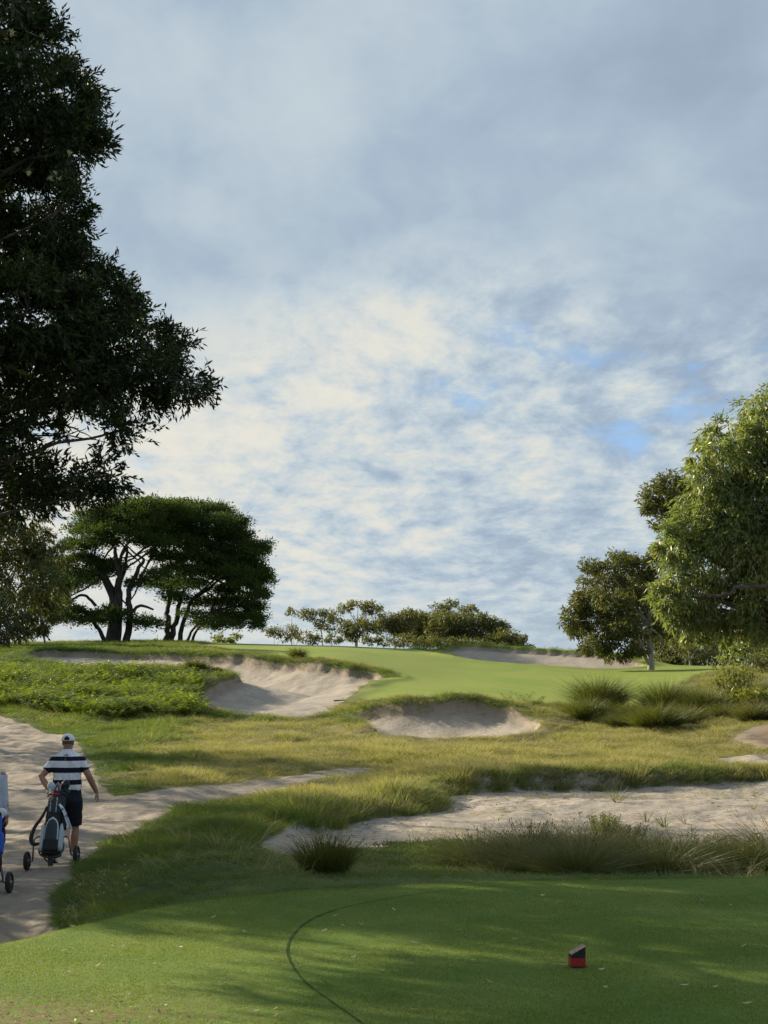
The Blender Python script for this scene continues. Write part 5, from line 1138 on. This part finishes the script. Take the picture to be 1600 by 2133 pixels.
# ---------------------------------------------------------------- trolleys and bags
STEEL = simple_mat('dull_steel_tube', (.20, .19, .17), .35, .8, .15); DGREY = simple_mat('dark_grey_plastic', (.035, .037, .04), .5, scale=30, var=.2)
def trolley(label, x, y, rz, roll):
    z = (Hs(x - .34, y) + Hs(x + .34, y)) / 2; root = empty('golf_trolley', (x, y, z), label, 'golf trolley', rz=rz)
    for s in (-1, 1):
        zz = Hs(x + s * .34, y) - z + .128; A = Acc(); b = np.linspace(0, 2 * math.pi, 28, endpoint=False); rg = []
        def ringx(r, dx): return np.stack([s * .34 + dx + 0 * b, r * np.cos(b), zz + r * np.sin(b)], 1)
        hub = Acc(); hub.rings([ringx(.022, -.034), ringx(.022, .034)]); w = hub.build('wheel', STEEL, root)
        A.rings([ringx(.095, -.020), ringx(.116, -.026), ringx(.130, -.016), ringx(.132, 0), ringx(.130, .016), ringx(.116, .026), ringx(.095, .020)], cap=False, closed=True); A.build('tyre', BLK, w)
        A = Acc(); A.rings([ringx(.095, -.012), ringx(.095, .012)]); A.build('rim', DGREY, w)
        A = Acc(); A.tube(spline([(s * .13, .10, .40), (s * .19, .06, .415), (s * .235, .0, .385), (s * .25, -.005, .30), (s * .262, 0, zz + .02), (s * .272, 0, zz)], 5), .0125, 8); A.tube([(s * .262, 0, zz), (s * .33, 0, zz)], .010, 8); A.build('axle_arm', STEEL, root)
    A = Acc(); A.tube([(0, .05, .10), (0, .16, .32), (0, .43, .86), (0, .53, 1.02)], .014, 8); A.build('main_shaft', STEEL, root)
    A = Acc(); A.tube([(0, .50, .985), (0, .56, 1.055), (0, .63, 1.075)], .019, 8, round_ends=True); A.build('handle', BLK, root)
    A = Acc(); A.tube(spline([(-.155, .04, .33), (-.165, -.05, .24), (-.11, -.12, .17), (0, -.14, .155), (.11, -.12, .17), (.165, -.05, .24), (.155, .04, .33)], 5), .012, 8)
    A.tube(spline([(-.085, -.115, .165), (-.05, -.10, .10), (0, -.08, .085), (.05, -.10, .10), (.085, -.115, .165)], 4), .010, 8); A.build('bag_cradle', DGREY, root)
    A = Acc(); A.box((-.03, -.105, .03), (.03, -.05, .16)); A.build('stand_foot', DGREY, root, smooth=False)
    return root
def bag(label, x, y, rz, c_body, c_pocket, c_panel, c_rim, c_collar, strap=True, lettering=True):
    z = (Hs(x - .34, y) + Hs(x + .34, y)) / 2; root = empty('golf_bag', (x, y, z), label, 'golf bag', rz=rz)
    B0 = np.array([0, -.035, .17]); ax = unit(np.array([0, .44, .90])); nn = np.array([0, -ax[2], ax[1]]); X = np.array([1.0, 0, 0]); LEN = .90
    b = np.linspace(0, 2 * math.pi, 24, endpoint=False)
    def ring(t, rx, ry, off=0.0): c = B0 + ax * LEN * t + nn * off; return c + rx * np.cos(b)[:, None] * X + ry * np.sin(b)[:, None] * nn
    A = Acc(); A.rings([ring(0, .115, .10), ring(.02, .13, .115), ring(.3, .135, .12), ring(.6, .130, .115), ring(.9, .118, .108), ring(.97, .118, .108)]); A.build('body', c_body, root)
    A = Acc(); A.rings([ring(.955, .123, .112), ring(1.0, .124, .114), ring(1.0, .108, .098), ring(.955, .108, .098)], cap=False, closed=True); A.build('top_collar', BLK, root)
    A = Acc(); A.rings([ring(-.01, .122, .108), ring(.0, .136, .122), ring(.07, .139, .124), ring(.075, .130, .115)]); A.build('base', BLK, root)
    def slab(t0, t1, w0, w1, off, thick, mat, nm, round_top=True, dx=0.0, par=None):
        A = Acc(); rg = []
        for k, t in enumerate(np.linspace(t0, t1, 11)):
            q = (t - t0) / (t1 - t0); e = min(1, math.sqrt(max(0, 1 - ((q - .55) / .45) ** 2)) + .02) if (round_top and q > .55) else (1 if q > .08 else .85)
            w = (w0 + (w1 - w0) * q) * e; th = thick * (.35 + .65 * e) * (1 if q > .05 else .7); c = B0 + ax * LEN * t + nn * off + X * dx; f = lambda v: np.sign(v) * np.abs(v) ** .7
            rg.append(c + w * f(np.cos(b))[:, None] * X + th * f(np.sin(b))[:, None] * nn)
        A.rings(rg); return A.build(nm, mat, par or root)
    slab(.06, .575, .10, .088, .105, .050, c_rim, 'pocket_rim'); pk = slab(.16, .545, .090, .078, .115, .052, c_pocket, 'front_pocket'); slab(.02, .20, .104, .100, .11, .048, BLK, 'lower_pocket', False)
    slab(.63, .93, .080, .070, .085, .040, c_pocket, 'upper_pocket')
    for s in (-1, 1): slab(.04, .50, .035, .030, .05, .075, c_panel, 'side_panel', True, s * .125)
    slab(.40, .72, .036, .030, .03, .06, BLK if lettering else c_panel, 'side_pocket', True, .140)
    if strap:
        P = [B0 + ax * LEN * .78 + X * -.12 + nn * .03, B0 + ax * LEN * .60 + X * -.17 + nn * .05, B0 + ax * LEN * .42 + X * -.255 + nn * .06, B0 + ax * LEN * .25 + X * -.285 + nn * .06, B0 + ax * LEN * .16 + X * -.25 + nn * .05, B0 + ax * LEN * .17 + X * -.14 + nn * .05]
        S = spline(P, 6); A = Acc(); m = len(S); T = np.gradient(S, axis=0); T = unit(T); O = unit(np.cross(T, nn)); wv = np.interp(np.linspace(0, 1, m), [0, .35, .6, .85, 1], [.012, .020, .028, .026, .012])
        rg = [S[k] + np.array([(O[k] * .008 * a_ + nn * wv[k] * b_) + O[k] * 0 for a_, b_ in ((1, -1), (1, 1), (-1, 1), (-1, -1))]) * np.array([1, 1, 1]) + O[k] * 0 for k in range(m)]
        rg = [S[k] + np.array([O[k] * wv[k] * a_ + nn * .012 * b_ for a_, b_ in ((1, -1), (1, 1), (-1, 1), (-1, -1))]) for k in range(m)]
        A.rings(rg); A.build('strap', BLK, root)
    if lettering:
        A = Acc(); 
        for dx, t0, t1, k in ((-.052, .67, .79, 5), (.030, .66, .88, 9)):
            for i in range(k):
                t = t0 + (t1 - t0) * i / (k - 1); c = B0 + ax * LEN * t + X * dx + nn * .1215; hx_, hz_ = .006, .008 * (1 if i % 3 else .6)
                A.add([c - X * hx_ - ax * hz_, c + X * hx_ - ax * hz_, c + X * hx_ + ax * hz_, c - X * hx_ + ax * hz_, c - X * hx_ - ax * hz_ + nn * .004, c + X * hx_ - ax * hz_ + nn * .004, c + X * hx_ + ax * hz_ + nn * .004, c - X * hx_ + ax * hz_ + nn * .004], [(0, 3, 2, 1), (4, 5, 6, 7), (0, 1, 5, 4), (1, 2, 6, 5), (2, 3, 7, 6), (3, 0, 4, 7)])
        setp(A.build('lettering', WHITE, root, smooth=False), kind='stuff')
    return root, B0, ax, nn, X, LEN, (x, y, z)
def club(label, fr, dx, dn, L, rot, head, c_head, rz, mark=None):
    _, B0, ax, nn, X, LEN, o = fr; p = B0 + ax * LEN * .55 + X * dx * .6 + nn * dn * .6; q = B0 + ax * LEN * (1.0 + L) + X * dx * 1.25 + nn * dn
    root = empty('golf_club', o, label, 'golf club', 'golf clubs in the striped man bag' if mark != 'b' else None, rz=rz); A = Acc(); A.tube([p, q], .006, 6); A.build('shaft', STEEL, root)
    A = Acc(); c = math.cos(rot); s = math.sin(rot); M = np.array([[c, 0, s], [0, 1, 0], [-s, 0, c]]); A.ell(q, *head, 14, 10, M); A.ell(q - ax * head[2] * .9, head[0] * .45, head[1] * .5, head[2] * .8, 10, 7)
    h = A.build('head_cover', c_head, root)
    if mark == 'a': A = Acc(); A.ell(q + nn * head[1] * .80 + ax * .02 * 0, .026, .012, .014, 10, 6); A.build('emblem', WHITE, h)
def towel(label, pts, wid, o, rz, mat):
    P = spline(np.array(pts, float), 6); m = len(P); root_o = o; rows = []; tt = np.linspace(-1, 1, 7)
    for k in range(m):
        q = k / (m - 1); fold = .016 * np.sin(tt * 5 + 1.3) * q; w = wid * (.75 + .35 * q)
        rows.append(P[k] + np.stack([tt * w * .55 + fold * .5, tt * w * .3 + fold, -np.abs(tt) * .015 - .02 * q * tt], 1))
    top = np.array(rows).reshape(-1, 3); V = np.concatenate([top, top + np.array([.004, .004, -.004])]); N_ = len(top); f = []
    for k in range(m - 1):
        for j in range(6):
            a_ = k * 7 + j; f += [(a_, a_ + 1, a_ + 8, a_ + 7), (N_ + a_, N_ + a_ + 7, N_ + a_ + 8, N_ + a_ + 1)]
    ob = mesh_arr('towel', V, [np.array(f)], mat); ob.location = o; ob.rotation_euler = (0, 0, rz); setp(ob, label, 'towel'); return ob
def towel_mat():
    m, t, out = new_mat('white_towel_blue_marks'); O = t.new('ShaderNodeTexCoord').outputs['Object']; n = t.noise(t.vscale(O, (9, 4, 9)), 2.2, 3, .6)
    col = t.mix(t.sstep(n, .56, .62), (.70, .72, .76), (.10, .18, .34)); b = t.new('ShaderNodeBsdfPrincipled', ins={'Base Color': col, 'Roughness': .9}); t.l.new(b.outputs[0], out.inputs[0]); return m
TY1 = 19.55; TX1 = px(108, TY1)
trolley('two wheeled trolley behind the man in the striped polo', TX1, TY1, 0, 0)
SLATE = simple_mat('slate_fabric', (.030, .042, .055), .7, scale=40, var=.25); CHAR = simple_mat('charcoal_fabric', (.018, .020, .024), .75, scale=40, var=.25); PALEG = simple_mat('pale_grey_fabric', (.42, .47, .52), .7, scale=30, var=.12); REDF = simple_mat('red_fabric', (.40, .02, .03), .7, scale=30)
fr = bag('dark charcoal golf bag with pale side panels on the striped man trolley', TX1, TY1, 0, CHAR, SLATE, PALEG, simple_mat('silver_piping', (.55, .57, .58), .45, scale=30), BLK)
_, B0, ax, nn, X, LEN, o1 = fr
A = Acc(); c = B0 + ax * LEN * .955 + nn * .10; A.ell(c, .060, .022, .022, 12, 6); A.build('red_tab', REDF, fr[0]); A = Acc(); A.ell(c + X * -.125 - nn * .09, .02, .015, .014, 8, 5); A.build('red_tab', REDF, fr[0])
A = Acc(); A.tube(spline([c + X * -.035, c + X * -.012 + ax * .10, c + ax * .20 + nn * -.06, c + X * .03 + ax * .12, c + X * .045], 4), .011, 8); A.build('carry_handle', BLK, fr[0])
club('club with a pale blue and white head cover, left in the bag', fr, -.075, .01, .12, -.5, (.058, .046, .072), simple_mat('pale_blue_knit', (.50, .60, .68), .9, scale=35, var=.25), 0)
club('club with a white pointed head cover, middle of the bag', fr, .010, .035, .09, 0, (.026, .026, .075), WHITE, 0)
club('club with a dark green head cover bearing a white oval, right in the bag', fr, .075, .0, .15, .5, (.062, .055, .080), simple_mat('dark_green_cover', (.012, .022, .020), .6, scale=40, var=.3), 0, 'a')
club('club with a low dark cover behind the others in the bag', fr, .10, -.02, .03, .6, (.04, .035, .06), simple_mat('bottle_green_cover', (.015, .035, .030), .6, scale=40, var=.3), 0)
towel('white towel with blue marks draped over the right of the dark bag', [(.075, .17, .86), (.105, .13, .83), (.15, .11, .75), (.19, .11, .64), (.225, .12, .53)], .05, o1, 0, towel_mat())
A = Acc(); pb = B0 + ax * LEN * .40 + X * -.135 + nn * .06; A.tube([pb - ax * .16, pb - ax * .03, pb - ax * .015, pb], [.032, .032, .020, .017], 12)
r_ = empty('water_bottle', o1, 'small bottle with a blue cap in the left side pocket of the bag', 'bottle'); A.build('bottle_body', WHITE, r_); A = Acc(); A.tube([pb, pb + ax * .05], .026, 12, round_ends=False); A.build('cap', simple_mat('blue_cap', (.02, .04, .30), .5), r_)
TY2 = 17.45; TX2 = px(-38, TY2)
trolley('two wheeled trolley cut off by the left edge', TX2, TY2, 0, 0)
BLUE = simple_mat('royal_blue_fabric', (.010, .075, .46), .6, scale=30, var=.15); LBLUE = simple_mat('bright_blue_fabric', (.03, .16, .62), .6, scale=30, var=.15)
fr2 = bag('bright blue golf bag at the left edge beside the second golfer', TX2, TY2, 0, BLUE, LBLUE, BLUE, BLUE, BLK, False, False)
fr2[0].location.x += .035; fr2[0].scale = (1.12, 1.0, 1.0)
club('club with a white and navy head cover in the blue bag', fr2, .13, .02, .02, .6, (.06, .045, .05), WHITE, 0, 'b')
A = Acc(); c = fr2[1] + fr2[2] * .9 * .27 + fr2[4] * .15 + fr2[3] * .08; A.ell(c, .045, .05, .15, 12, 9); A.build('side_pouch', BLK, fr2[0])
